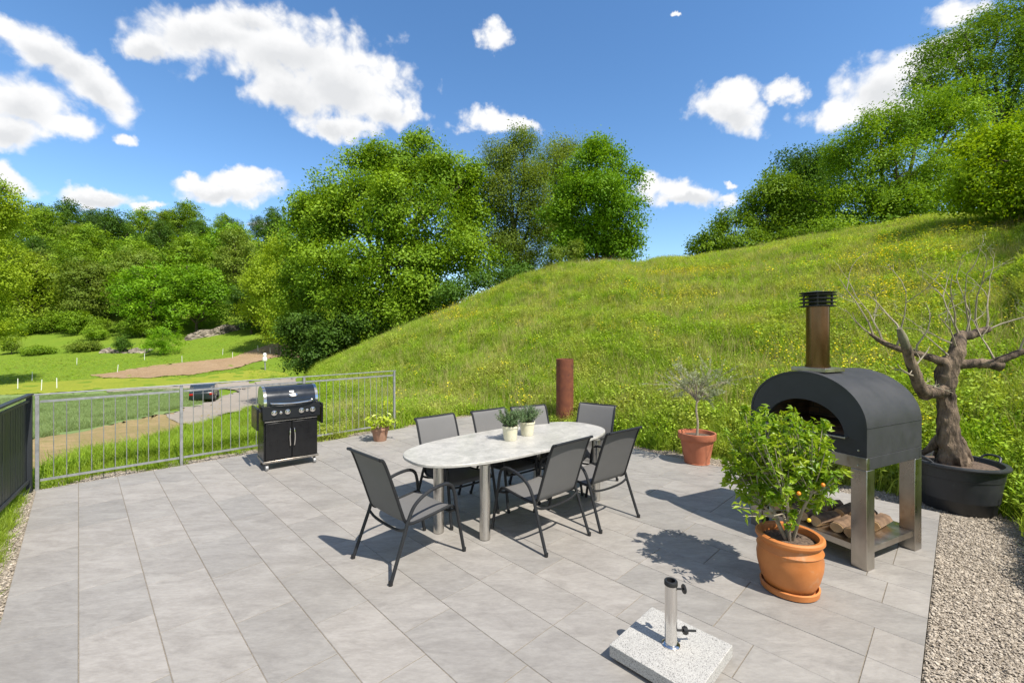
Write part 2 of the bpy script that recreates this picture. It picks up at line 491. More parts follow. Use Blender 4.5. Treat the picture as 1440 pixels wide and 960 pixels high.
def tile_mat():
    m, t = base_mat('grey_stoneware_tiles')
    tc = nd(t, 'ShaderNodeTexCoord')
    mp = nd(t, 'ShaderNodeMapping', {'Vector': tc.outputs['Object'], 'Rotation': (0, 0, R(-45)), 'Scale': (0.8, 2.2, 1)})
    a = nd(t, 'ShaderNodeAttribute', attribute_name='tint')
    off = nd(t, 'ShaderNodeVectorMath', {0: mp.outputs[0], 1: nd(t, 'ShaderNodeCombineXYZ', {2: mth(t, 'MULTIPLY', a.outputs['Fac'], 40.0)}).outputs[0]}, operation='ADD').outputs[0]
    n = nd(t, 'ShaderNodeTexNoise', {'Vector': off, 'Scale': 3.2, 'Detail': 9.0, 'Roughness': 0.68, 'Distortion': 0.7})
    n2 = nd(t, 'ShaderNodeTexNoise', {'Vector': off, 'Scale': 22.0, 'Detail': 8.0, 'Roughness': 0.75})
    f = mth(t, 'ADD', mth(t, 'MULTIPLY', n.outputs['Fac'], 0.6), mth(t, 'MULTIPLY', n2.outputs['Fac'], 0.4))
    f = nd(t, 'ShaderNodeMapRange', {0: f, 1: 0.38, 2: 0.63}).outputs[0]
    warm = nd(t, 'ShaderNodeMix', {'Factor': f, 6: (0.243, 0.224, 0.204, 1), 7: (0.366, 0.342, 0.314, 1)}, data_type='RGBA').outputs[2]
    cool = nd(t, 'ShaderNodeMix', {'Factor': f, 6: (0.202, 0.190, 0.177, 1), 7: (0.300, 0.285, 0.264, 1)}, data_type='RGBA').outputs[2]
    col = nd(t, 'ShaderNodeMix', {'Factor': a.outputs['Fac'], 6: warm, 7: cool}, data_type='RGBA').outputs[2]
    st = nd(t, 'ShaderNodeTexNoise', {'Vector': tc.outputs['Object'], 'Scale': 0.75, 'Detail': 8.0, 'Roughness': 0.7})
    sf = nd(t, 'ShaderNodeMapRange', {0: st.outputs['Fac'], 1: 0.5, 2: 0.72, 4: 0.5}).outputs[0]
    col = nd(t, 'ShaderNodeMix', {'Factor': sf, 6: col, 7: (0.19, 0.175, 0.155, 1)}, data_type='RGBA').outputs[2]
    rg = nd(t, 'ShaderNodeMapRange', {0: f, 3: 0.62, 4: 0.5}).outputs[0]
    p = nd(t, 'ShaderNodeBsdfPrincipled', {'Base Color': col, 'Roughness': rg, 'Specular IOR Level': 0.4})
    b = nd(t, 'ShaderNodeBump', {'Strength': 0.22, 'Distance': 0.004, 'Height': f})
    t.links.new(b.outputs[0], p.inputs['Normal'])
    nd(t, 'ShaderNodeOutputMaterial', {'Surface': p.outputs[0]})
    return m


M['tile'] = tile_mat()
M['joint'] = pmat('joint_sand', (0.15, 0.13, 0.10), (0.25, 0.215, 0.17), 0.95, 0, 60)


def gravel_mat():
    m, t = base_mat('crushed_limestone')
    tc = nd(t, 'ShaderNodeTexCoord')
    v = nd(t, 'ShaderNodeTexVoronoi', {'Vector': tc.outputs['Object'], 'Scale': 62.0})
    s = nd(t, 'ShaderNodeSeparateColor', {0: v.outputs['Color']})
    col = nd(t, 'ShaderNodeMix', {'Factor': s.outputs[0], 6: (0.20, 0.165, 0.12, 1), 7: (0.46, 0.40, 0.33, 1)}, data_type='RGBA').outputs[2]
    sh = nd(t, 'ShaderNodeMapRange', {0: v.outputs['Distance'], 1: 0.35, 2: 0.75, 3: 1.0, 4: 0.0}).outputs[0]
    p = nd(t, 'ShaderNodeBsdfPrincipled', {'Base Color': col, 'Roughness': 0.9})
    b = nd(t, 'ShaderNodeBump', {'Strength': 1.0, 'Distance': 0.012, 'Height': sh})
    t.links.new(b.outputs[0], p.inputs['Normal'])
    nd(t, 'ShaderNodeOutputMaterial', {'Surface': p.outputs[0]})
    return m


M['gravel'] = gravel_mat()
M['pebble'] = None


def pebble_mat():
    m, t = base_mat('limestone_chips')
    oi = nd(t, 'ShaderNodeObjectInfo')
    g = nd(t, 'ShaderNodeNewGeometry')
    wn = nd(t, 'ShaderNodeTexNoise', {'Vector': g.outputs['Position'], 'Scale': 45.0, 'Detail': 2.0})
    f = nd(t, 'ShaderNodeMapRange', {0: wn.outputs['Fac'], 1: 0.3, 2: 0.7}).outputs[0]
    col = nd(t, 'ShaderNodeMix', {'Factor': f, 6: (0.225, 0.185, 0.14, 1), 7: (0.54, 0.475, 0.39, 1)}, data_type='RGBA').outputs[2]
    p = nd(t, 'ShaderNodeBsdfPrincipled', {'Base Color': col, 'Roughness': 0.85})
    nd(t, 'ShaderNodeOutputMaterial', {'Surface': p.outputs[0]})
    return m


M['pebble'] = pebble_mat()


def ground_mat(name, ca, cb, cc, s1=0.35, s2=5.0, bump=0.6, stretch=(1, 1, 1)):
    m, t = base_mat(name)
    tc = nd(t, 'ShaderNodeTexCoord')
    mp = nd(t, 'ShaderNodeMapping', {'Vector': tc.outputs['Object'], 'Scale': stretch})
    n1 = nd(t, 'ShaderNodeTexNoise', {'Vector': mp.outputs[0], 'Scale': s1, 'Detail': 6.0, 'Roughness': 0.65})
    n2 = nd(t, 'ShaderNodeTexNoise', {'Vector': mp.outputs[0], 'Scale': s2, 'Detail': 7.0, 'Roughness': 0.75})
    f1 = nd(t, 'ShaderNodeMapRange', {0: n1.outputs['Fac'], 1: 0.38, 2: 0.62}).outputs[0]
    f2 = nd(t, 'ShaderNodeMapRange', {0: n2.outputs['Fac'], 1: 0.35, 2: 0.7}).outputs[0]
    c = nd(t, 'ShaderNodeMix', {'Factor': f1, 6: (*ca, 1), 7: (*cb, 1)}, data_type='RGBA').outputs[2]
    c = nd(t, 'ShaderNodeMix', {'Factor': f2, 6: c, 7: (*cc, 1)}, data_type='RGBA').outputs[2]
    p = nd(t, 'ShaderNodeBsdfPrincipled', {'Base Color': c, 'Roughness': 0.95, 'Specular IOR Level': 0.1})
    b = nd(t, 'ShaderNodeBump', {'Strength': bump, 'Distance': 0.15, 'Height': n2.outputs['Fac']})
    t.links.new(b.outputs[0], p.inputs['Normal'])
    nd(t, 'ShaderNodeOutputMaterial', {'Surface': p.outputs[0]})
    return m


M['ground'] = ground_mat('meadow_turf', (0.15, 0.24, 0.02), (0.19, 0.265, 0.025), (0.10, 0.165, 0.018), 0.12, 3.0)
M['crop'] = ground_mat('young_crop', (0.19, 0.27, 0.10), (0.22, 0.30, 0.11), (0.16, 0.22, 0.08), 0.3, 6.0, 0.5)
M['hay'] = ground_mat('yellow_meadow', (0.31, 0.31, 0.04), (0.24, 0.28, 0.03), (0.17, 0.22, 0.025), 0.15, 4.0, 0.5)
M['plough'] = ground_mat('ploughed_earth', (0.34, 0.235, 0.14), (0.40, 0.285, 0.18), (0.24, 0.165, 0.095), 0.3, 2.5, 1.0)
M['dirt'] = ground_mat('bare_dirt', (0.40, 0.28, 0.16), (0.33, 0.235, 0.125), (0.21, 0.20, 0.07), 0.6, 3.0, 0.6)
M['asphalt'] = ground_mat('old_asphalt', (0.30, 0.265, 0.225), (0.35, 0.305, 0.26), (0.25, 0.22, 0.185), 0.4, 12.0, 0.2)
M['rock'] = pmat('pale_limestone', (0.085, 0.072, 0.055), (0.40, 0.345, 0.28), 0.9, 0, 0.7, detail=9, bump=1.0, bscale=1.2, lo=0.35, hi=0.7)


def brick_mat():
    m, t = base_mat('fire_bricks')
    tc = nd(t, 'ShaderNodeTexCoord')
    b = nd(t, 'ShaderNodeTexBrick', {'Vector': nd(t, 'ShaderNodeMapping', {'Vector': tc.outputs['Object'], 'Rotation': (R(90), 0, 0)}).outputs[0],
                                     'Color1': (0.30, 0.16, 0.09, 1), 'Color2': (0.22, 0.12, 0.07, 1), 'Mortar': (0.1, 0.08, 0.06, 1), 'Scale': 4.0, 'Mortar Size': 0.02})
    n = nd(t, 'ShaderNodeTexNoise', {'Vector': tc.outputs['Object'], 'Scale': 7.0, 'Detail': 5.0})
    f = nd(t, 'ShaderNodeMapRange', {0: n.outputs['Fac'], 1: 0.4, 2: 0.65, 4: 0.7}).outputs[0]
    c = nd(t, 'ShaderNodeMix', {'Factor': f, 6: b.outputs[0], 7: (0.05, 0.035, 0.025, 1)}, data_type='RGBA').outputs[2]
    p = nd(t, 'ShaderNodeBsdfPrincipled', {'Base Color': c, 'Roughness': 0.9})
    nd(t, 'ShaderNodeOutputMaterial', {'Surface': p.outputs[0]})
    return m


M['brickin'] = brick_mat()

# ------------------------------------------------------------------ terrain
def px_theta(px):
    return math.atan2((px - CX) / FPX, 1)


# crest of the meadow hill: (photo column, forward distance, photo row of the crest)
CREST = [(340, 24, 568), (380, 24, 552), (415, 25, 534), (450, 25, 519), (500, 24, 497), (560, 23, 472), (620, 23, 446), (680, 23, 417), (740, 23, 397),
         (790, 24, 379), (850, 25, 374), (900, 26, 379), (980, 27, 371), (1080, 26, 356), (1200, 23, 337), (1300, 21, 321), (1440, 19, 309), (1600, 17, 318)]
_th = [px_theta(c[0]) for c in CREST]
_rc = [c[1] / math.cos(h) for c, h in zip(CREST, _th)]
_zc = [EYE - (c[2] - HY) / FPX * c[1] for c in CREST]
_th += [R(63), R(72), R(85), R(140)]
_rc += [30, 30, 30, 30]
_zc += [4.2, 2.0, 0.3, 0.0]
_th, _rc, _zc = map(np.array, (_th, _rc, _zc))

A_LO, A_HI, B_LO, B_HI = -0.42, 8.0, -1.0, 6.98
VAL_Y = np.array([-400, 0, 5, 20, 34, 42, 60, 80, 92, 100, 106, 190, 260, 420, 900])
VAL_Z = np.array([0, 0, -0.05, -1.9, -3.7, -4.2, -4.0, -2.6, -0.4, 1.6, 4.0, 41, 56, 58, 58])


def smooth01(x):
    x = np.clip(x, 0, 1)
    return x * x * (3 - 2 * x)


def terrain(x, y):
    x = np.asarray(x, dtype=float)
    y = np.asarray(y, dtype=float)
    th = np.arctan2(x, y)
    r = np.hypot(x, y) + 1e-9
    s, c = x / r, y / r
    da = -0.701 * s + 0.713 * c
    db = 0.713 * s + 0.701 * c
    ra = np.where(da > 0, A_HI / np.maximum(da, 1e-4), A_LO / np.minimum(da, -1e-4))
    rb = np.where(db > 0, B_HI / np.maximum(db, 1e-4), B_LO / np.minimum(db, -1e-4))
    r0 = np.clip(np.minimum(ra, rb), 3.0, 16.0)
    rc = np.interp(th, _th, _rc)
    zc = np.interp(th, _th, _zc)
    q = np.clip((r - r0) / np.maximum(rc - r0, 1.0), 0, 1)
    hill = zc * (1 - (1 - q) ** 1.55)
    over = np.maximum(r - rc, 0)
    hill = hill - 0.0035 * np.minimum(over, 25) ** 2 - 0.12 * np.maximum(over - 25, 0)
    hill = np.maximum(hill, -6)
    perp = np.maximum(A_LO - (-0.701 * x + 0.713 * y), (0.713 * x + 0.701 * y) - B_HI)
    hill = np.minimum(hill, 0.5 * np.maximum(perp, 0) + 0.02)
    # valley: distance outside the terrace drives the first drop
    out = np.maximum(r - r0, 0)
    val = np.interp(y, VAL_Y, VAL_Z)
    val = np.where(val < 0, val * smooth01(out / 6.0 + 0.15), val)
    val = np.where(th < R(-75), val * np.clip((th + R(130)) / R(55), 0, 1), val)
    w = smooth01((th - px_theta(375)) / (px_theta(455) - px_theta(375)))
    w = w * (1 - smooth01((th - R(120)) / R(25)))
    z = w * hill + (1 - w) * val
    bumps = 0.10 * np.sin(x * 0.7 + 1.3 * np.sin(y * 0.4)) * np.cos(y * 0.55 + x * 0.23) + 0.05 * np.sin(x * 1.9 + y * 1.1) * np.sin(y * 1.7 - x * 0.6)
    z = z + bumps * smooth01(out / 4.0) * np.where(r < 90, 1, 0)
    return np.where(r <= r0, -0.045, z - 0.045 * (1 - smooth01(out / 1.0)))


def tz(x, y):
    return float(terrain(x, y))


def hit(px, py):
    """where the sight line through a photo pixel meets the terrain"""
    k, s = (px - CX) / FPX, (HY - py) / FPX
    Y = np.geomspace(3.0, 260, 4000)
    g = EYE + s * Y - terrain(k * Y, Y)
    i = int(np.argmax(g < 0))
    if g[i] >= 0: i = len(Y) - 1
    return k * Y[i], Y[i]


def build_ground():
    th = np.concatenate([np.linspace(-180, -62, 60, endpoint=False), np.linspace(-62, 66, 520, endpoint=False), np.linspace(66, 180, 60)])
    th = np.radians(th)
    rr = np.concatenate([[0.0], np.linspace(0.6, 8, 22), np.geomspace(8.3, 60, 110), np.geomspace(62, 900, 70), [1500, 3000]])
    T, Q = np.meshgrid(th, rr)
    X, Y = np.sin(T) * Q, np.cos(T) * Q
    Z = terrain(X, Y)
    nt, nr = len(th), len(rr)
    v = np.stack([X, Y, Z], -1).reshape(-1, 3)
    i, j = np.meshgrid(np.arange(nr - 1), np.arange(nt - 1), indexing='ij')
    a = (i * nt + j).ravel()
    f = np.stack([a, a + nt, a + nt + 1, a + 1], -1)
    o = mesh_np('ground', v, f, M['ground'], smooth=True)
    tag(o, kind='structure')


build_ground()


def drape(name, lower, upper, m, lift, n=140, k=14):
    """a field lying on the terrain between two lines of photo points"""
    lo = np.array([hit(*p) for p in lower])
    up = np.array([hit(*p) for p in upper])
    def resample(L):
        s = np.concatenate([[0], np.cumsum(np.hypot(*np.diff(L, axis=0).T))])
        q = np.linspace(0, s[-1], n)
        return np.stack([np.interp(q, s, L[:, 0]), np.interp(q, s, L[:, 1])], -1)
    lo, up = resample(lo), resample(up)
    w = np.linspace(0, 1, k)[:, None, None]
    P = lo[None] * (1 - w) + up[None] * w
    jit = rng.normal(0, 0.11, P.shape) * np.minimum(P[..., 1:2] / 30, 1.5)
    P[0] += jit[0]; P[-1] += jit[-1]
    Z = terrain(P[..., 0], P[..., 1]) + lift
    v = np.concatenate([P, Z[..., None]], -1).reshape(-1, 3)
    i, j = np.meshgrid(np.arange(k - 1), np.arange(n - 1), indexing='ij')
    a = (i * n + j).ravel()
    f = np.stack([a, a + 1, a + n + 1, a + n], -1)
    return tag(mesh_np(name, v, f, m, smooth=True), kind='structure')


drape('crop_field', [(-160, 668), (53, 618), (133, 605), (200, 590), (243, 581), (312, 561)],
      [(-160, 566), (0, 556), (70, 554), (140, 550), (215, 547), (300, 549)], M['crop'], 0.05)
drape('dirt_path', [(-160, 730), (53, 664), (133, 647), (200, 629), (243, 617), (310, 595)],
      [(-160, 672), (53, 620), (133, 606), (200, 591), (243, 582), (310, 561)], M['dirt'], 0.075)
drape('asphalt_lane', [(268, 602), (295, 595), (340, 580), (385, 566), (425, 556)],
      [(232, 586), (285, 569), (315, 558), (350, 541), (415, 532)], M['asphalt'], 0.10)
drape('asphalt_road', [(150, 552), (215, 549.5), (280, 548), (350, 547)], [(150, 549.5), (215, 545.5), (280, 541.5), (350, 537.5)], M['asphalt'], 0.125)
drape('yellow_meadow', [(-160, 562), (0, 555), (70, 553), (140, 549), (215, 545), (350, 536), (405, 529)],
      [(-160, 548), (0, 542), (70, 537), (140, 532), (250, 532), (350, 521), (405, 526)], M['hay'], 0.04)
drape('ploughed_field', [(128, 529), (165, 532), (210, 532), (260, 528), (320, 520), (425, 507)],
      [(128, 528), (165, 523), (210, 516), (260, 510), (320, 504), (425, 497)], M['plough'], 0.09)

# ------------------------------------------------------------------ terrace paving
def build_patio():
    W, L, G = 0.367, 0.735, 0.0042
    v, f, tint = [], [], []
    b0, b1, a0, a1 = -0.367, 6.51, 0.15, 7.83
    n = int(math.ceil((b1 - b0) / W))
    offs = [0.24, 0.0, 0.47, 0.24, 0.6, 0.12, 0.37]
    for i in range(n):
        lo, hi = b0 + i * W, min(b0 + (i + 1) * W, b1)
        if hi - lo < 0.05: continue
        o = offs[i % 7] if i % 3 else 0.24
        cuts = [a0] + [x for x in np.arange(a0 + o, a1, L) if x - a0 > 0.08 and a1 - x > 0.08] + [a1]
        for s, e in zip(cuts[:-1], cuts[1:]):
            z = rng.normal(0, 0.0006)
            g, c = G / 2, 0.002
            k = len(v)
            h = 0.003
            for (da, db, dz) in ((h + c * .5, g + c, 0), (h, g, -0.0025), (h, g, -0.03)):
                for (p, q) in ((s + da, lo + db), (e - da, lo + db), (e - da, hi - db), (s + da, hi - db)):
                    v.append(tuple(ab(p, q, z + dz)))
            tt = rng.random()
            fs = [(k + 3, k + 2, k + 1, k)]
            for r in (0, 4):
                for j in range(4):
                    j2 = (j + 1) % 4
                    fs.append((k + r + j, k + r + j2, k + r + 4 + j2, k + r + 4 + j))
            f += fs
            tint += [tt] * len(fs)
    o = mesh_np('patio_paving', v, f, M['tile'], tint=tint)
    tag(o, kind='structure')
    bm = MB()
    bm.add([ab(a0 + .003, b0 + .003, -.0042), ab(a1 - .003, b0 + .003, -.0042), ab(a1 - .003, b1 - .003, -.0042), ab(a0 + .003, b1 - .003, -.0042),
            ab(a0 + .003, b0 + .003, -.2), ab(a1 - .003, b0 + .003, -.2), ab(a1 - .003, b1 - .003, -.2), ab(a0 + .003, b1 - .003, -.2)],
           [(3, 2, 1, 0), (0, 1, 5, 4), (1, 2, 6, 5), (2, 3, 7, 6), (3, 0, 4, 7)])
    tag(bm.build('patio_joint_bed', M['joint'], smooth=0), kind='structure')


build_patio()


def gravel_sheet():
    """one bed round three sides of the terrace"""
    bm = MB()
    def quad(a0, a1, b0, b1, na, nb):
        vs, fs = [], []
        for i in range(na + 1):
            for j in range(nb + 1):
                a, b = a0 + (a1 - a0) * i / na, b0 + (b1 - b0) * j / nb
                vs.append(ab(a, b, -0.022 + random.uniform(-.006, .004)))
        for i in range(na):
            for j in range(nb):
                k = i * (nb + 1) + j
                fs.append((k, k + 1, k + nb + 2, k + nb + 1))
        bm.add(vs, fs)
    quad(-1.3, 0.15, -3, 6.51, 30, 160)
    quad(-1.3, 8.1, 6.51, 7.15, 150, 12)
    quad(7.83, 8.25, -0.367, 6.51, 8, 120)
    quad(0.15, 8.0, -0.75, -0.367, 120, 8)
    tag(bm.build('gravel_bed', M['gravel']), kind='structure')


gravel_sheet()


# ------------------------------------------------------------------ scatter with geometry nodes (uncountable stuff only)
def scatter(name, pts, rot, scl, var, protos, label, cat, seed=0):
    me = bpy.data.meshes.new(name)
    pts = np.asarray(pts, dtype=np.float32)
    me.vertices.add(len(pts))
    me.vertices.foreach_set('co', pts.ravel())
    for nm, ty, fld, arr in (('rot', 'FLOAT_VECTOR', 'vector', rot), ('scl', 'FLOAT', 'value', scl), ('var', 'INT', 'value', var)):
        a = me.attributes.new(nm, ty, 'POINT')
        a.data.foreach_set(fld, np.asarray(arr, dtype=np.int32 if ty == 'INT' else np.float32).ravel())
    o = bpy.data.objects.new(name, me)
    C.objects.link(o)
    g = bpy.data.node_groups.new(name, 'GeometryNodeTree')
    g.interface.new_socket('Geometry', in_out='INPUT', socket_type='NodeSocketGeometry')
    g.interface.new_socket('Geometry', in_out='OUTPUT', socket_type='NodeSocketGeometry')
    gi, go = g.nodes.new('NodeGroupInput'), g.nodes.new('NodeGroupOutput')
    join = g.nodes.new('GeometryNodeJoinGeometry')
    for p in protos:
        oi = g.nodes.new('GeometryNodeObjectInfo')
        oi.inputs['Object'].default_value = p
        oi.transform_space = 'ORIGINAL'
        ti = g.nodes.new('GeometryNodeGeometryToInstance')
        g.links.new(oi.outputs['Geometry'], ti.inputs[0])
        g.links.new(ti.outputs[0], join.inputs[0])
    iop = g.nodes.new('GeometryNodeInstanceOnPoints')
    def attr(nm, ty):
        n = g.nodes.new('GeometryNodeInputNamedAttribute')
        n.data_type = ty
        n.inputs['Name'].default_value = nm
        return next(s for s in n.outputs if s.enabled and s.name == 'Attribute')
    g.links.new(gi.outputs[0], iop.inputs['Points'])
    g.links.new(join.outputs[0], iop.inputs['Instance'])
    iop.inputs['Pick Instance'].default_value = True
    g.links.new(attr('var', 'INT'), iop.inputs['Instance Index'])
    g.links.new(attr('rot', 'FLOAT_VECTOR'), iop.inputs['Rotation'])
    g.links.new(attr('scl', 'FLOAT'), iop.inputs['Scale'])
    g.links.new(iop.outputs[0], go.inputs[0])
    md = o.modifiers.new('scatter', 'NODES')
    md.node_group = g
    return tag(o, label, cat, kind='stuff')


def blade_tuft(name, m, n, rad, h0, h1, w, lean, seed, heads=0):
    r = np.random.default_rng(seed)
    V, F, T = [], [], []
    for i in range(n):
        a, d = r.uniform(0, 2 * PI), rad * math.sqrt(r.random())
        bx, by = d * math.cos(a), d * math.sin(a)
        h = r.uniform(h0, h1)
        la = r.uniform(0, 2 * PI)
        ll = h * lean * r.uniform(0.2, 1.0)
        dx, dy = math.cos(la), math.sin(la)
        wa = r.uniform(0, 2 * PI)
        wx, wy = math.cos(wa) * w, math.sin(wa) * w
        k = len(V)
        t = r.random()
        for s in (0, 0.5, 1.0):
            cx, cy, cz = bx + dx * ll * s * s, by + dy * ll * s * s, h * (s - 0.18 * s * s * lean)
            ww = (1, 0.8, 0.08)[int(s * 2)]
            V += [(cx - wx * ww, cy - wy * ww, cz), (cx + wx * ww, cy + wy * ww, cz)]
        F += [(k, k + 1, k + 3, k + 2), (k + 2, k + 3, k + 5, k + 4)]
        T += [t, t]
    return mesh_np(name, V, F, m, tint=T, link=False)


def weed_rosette(name, m, seed):
    r = np.random.default_rng(seed)
    V, F, T = [], [], []
    for i in range(34):
        a, d = r.uniform(0, 2 * PI), 0.17 * math.sqrt(r.random())
        p = np.array((d * math.cos(a), d * math.sin(a), r.uniform(0.06, 0.30)))
        b, el, L = r.uniform(0, 2 * PI), r.uniform(-.2, .8), r.uniform(.035, .07)
        ax = np.array((math.cos(b) * math.cos(el), math.sin(b) * math.cos(el), math.sin(el))) * L
        sd_ = np.array((-math.sin(b), math.cos(b), r.uniform(-.4, .4))) * L * .22
        k = len(V)
        V += [tuple(p - ax * .5), tuple(p + sd_), tuple(p + ax * .5), tuple(p - sd_)]
        F.append((k, k + 3, k + 2, k + 1))
        T.append(r.random())
    return mesh_np(name, V, F, m, tint=T, link=False)


M['grass'] = leaf_mat('meadow_grass_blades', (0.20, 0.36, 0.02), (0.35, 0.485, 0.035), 0.42, 0.015, 0.55, patch=(0.43, 0.47, 0.095), patch_scale=0.8, vary=(0.55, 1.4))
M['seed'] = leaf_mat('seed_heads', (0.52, 0.48, 0.20), (0.42, 0.34, 0.18), 0.3, 0.0)
M['petal'] = leaf_mat('yellow_petals', (0.74, 0.62, 0.02), (0.84, 0.72, 0.03), 0.15, 0.02)
M['lawn'] = leaf_mat('fresh_grass_blades', (0.19, 0.33, 0.02), (0.30, 0.42, 0.03), 0.42, 0.015, 0.5, patch=(0.29, 0.38, 0.045), patch_scale=0.5, vary=(0.65, 1.3))

tuft_meadow = [blade_tuft('grass_tuft', M['grass'], 62, 0.16, 0.10, 0.36, 0.0046, 0.7, 11 + i) for i in range(4)]
tuft_meadow += [weed_rosette('meadow_weed', M['grass'], 21 + i) for i in range(2)]
tuft_seed = [blade_tuft('seed_tuft', M['seed'], 9, 0.2, 0.34, 0.56, 0.0028, 0.35, 31 + i) for i in range(2)]
tuft_lawn = [blade_tuft('lawn_tuft', M['lawn'], 48, 0.13, 0.14, 0.36, 0.0052, 0.8, 51 + i) for i in range(3)]


M['cropleaf'] = leaf_mat('young_crop_leaves', (0.21, 0.30, 0.12), (0.29, 0.38, 0.15), 0.4, 0.015, vary=(0.7, 1.25))
tuft_crop = [blade_tuft('crop_tuft', M['cropleaf'], 30, 0.2, 0.2, 0.5, 0.008, 0.9, 91 + i) for i in range(2)]


def flower(name, seed):
    r = np.random.default_rng(seed)
    V, F = [], []
    for i in range(7):
        a, d = r.uniform(0, 2 * PI), 0.14 * math.sqrt(r.random())
        x, y, z = d * math.cos(a), d * math.sin(a), r.uniform(0.26, 0.44)
        s = r.uniform(0.011, 0.018)
        tl = r.uniform(-0.5, 0.5, 2)
        k = len(V)
        V.append((x, y, z))
        for j in range(6):
            b = j * PI / 3
            V.append((x + s * math.cos(b), y + s * math.sin(b), z + 0.006 + s * (tl[0] * math.cos(b) + tl[1] * math.sin(b))))
        F += [(k, k + 1 + j, k + 1 + (j + 1) % 6, k) for j in range(6)]
    tri = [(a, b, c) for a, b, c, _ in F]
    return mesh_np(name, V, tri, M['petal'], tint=np.random.default_rng(seed).random(len(tri)), link=False)


flower_protos = [flower('flower_cluster', 5), flower('flower_cluster', 6)]


def inside_poly(px, py, poly):
    res = np.zeros(len(px), bool)
    n = len(poly)
    for i in range(n):
        x1, y1 = poly[i]
        x2, y2 = poly[(i + 1) % n]
        c = ((y1 > py) != (y2 > py)) & (px < (x2 - x1) * (py - y1) / (y2 - y1 + 1e-12) + x1)
        res ^= c
    return res


BARE = [[(-160, 735), (53, 662), (133, 645), (200, 627), (240, 615), (283, 602), (340, 583), (385, 567), (430, 556), (430, 530), (350, 536), (215, 544), (-160, 560)]]


def meadow_points(n, r_lo, r_hi, th_lo, th_hi, power, bare=True):
    th = rng.uniform(R(th_lo), R(th_hi), n)
    r = r_lo + (r_hi - r_lo) * rng.random(n) ** power
    x, y = np.sin(th) * r, np.cos(th) * r
    a = -0.701 * x + 0.713 * y
    b = 0.713 * x + 0.701 * y
    edge = 0.10 * np.sin(a * 3.1) + 0.06 * np.sin(a * 7.7 + 1) + 0.05 * np.sin(b * 5.3)
    ok = (a < A_LO + 0.02 + edge) | (a > A_HI + 0.06 + edge) | (b > B_HI - 0.02 + edge) | (b < -0.50 + edge * 0.5)
    ok &= ~((b < -0.3) & (a < 2.0))
    px, py = CX + x / np.maximum(y, .1) * FPX, HY - (terrain(x, y) - EYE) / np.maximum(y, .1) * FPX
    for poly in BARE if bare else []:
        ok &= ~inside_poly(px, py, poly)
    # the soil ring of the tub and the oven stay clear
    ok &= np.hypot(x - 4.9, y - 4.8) > 0.42
    rc = np.interp(th, _th, _rc)
    ok &= (r < rc + 5) | (th < R(-24))
    return x[ok], y[ok], th[ok], r[ok]


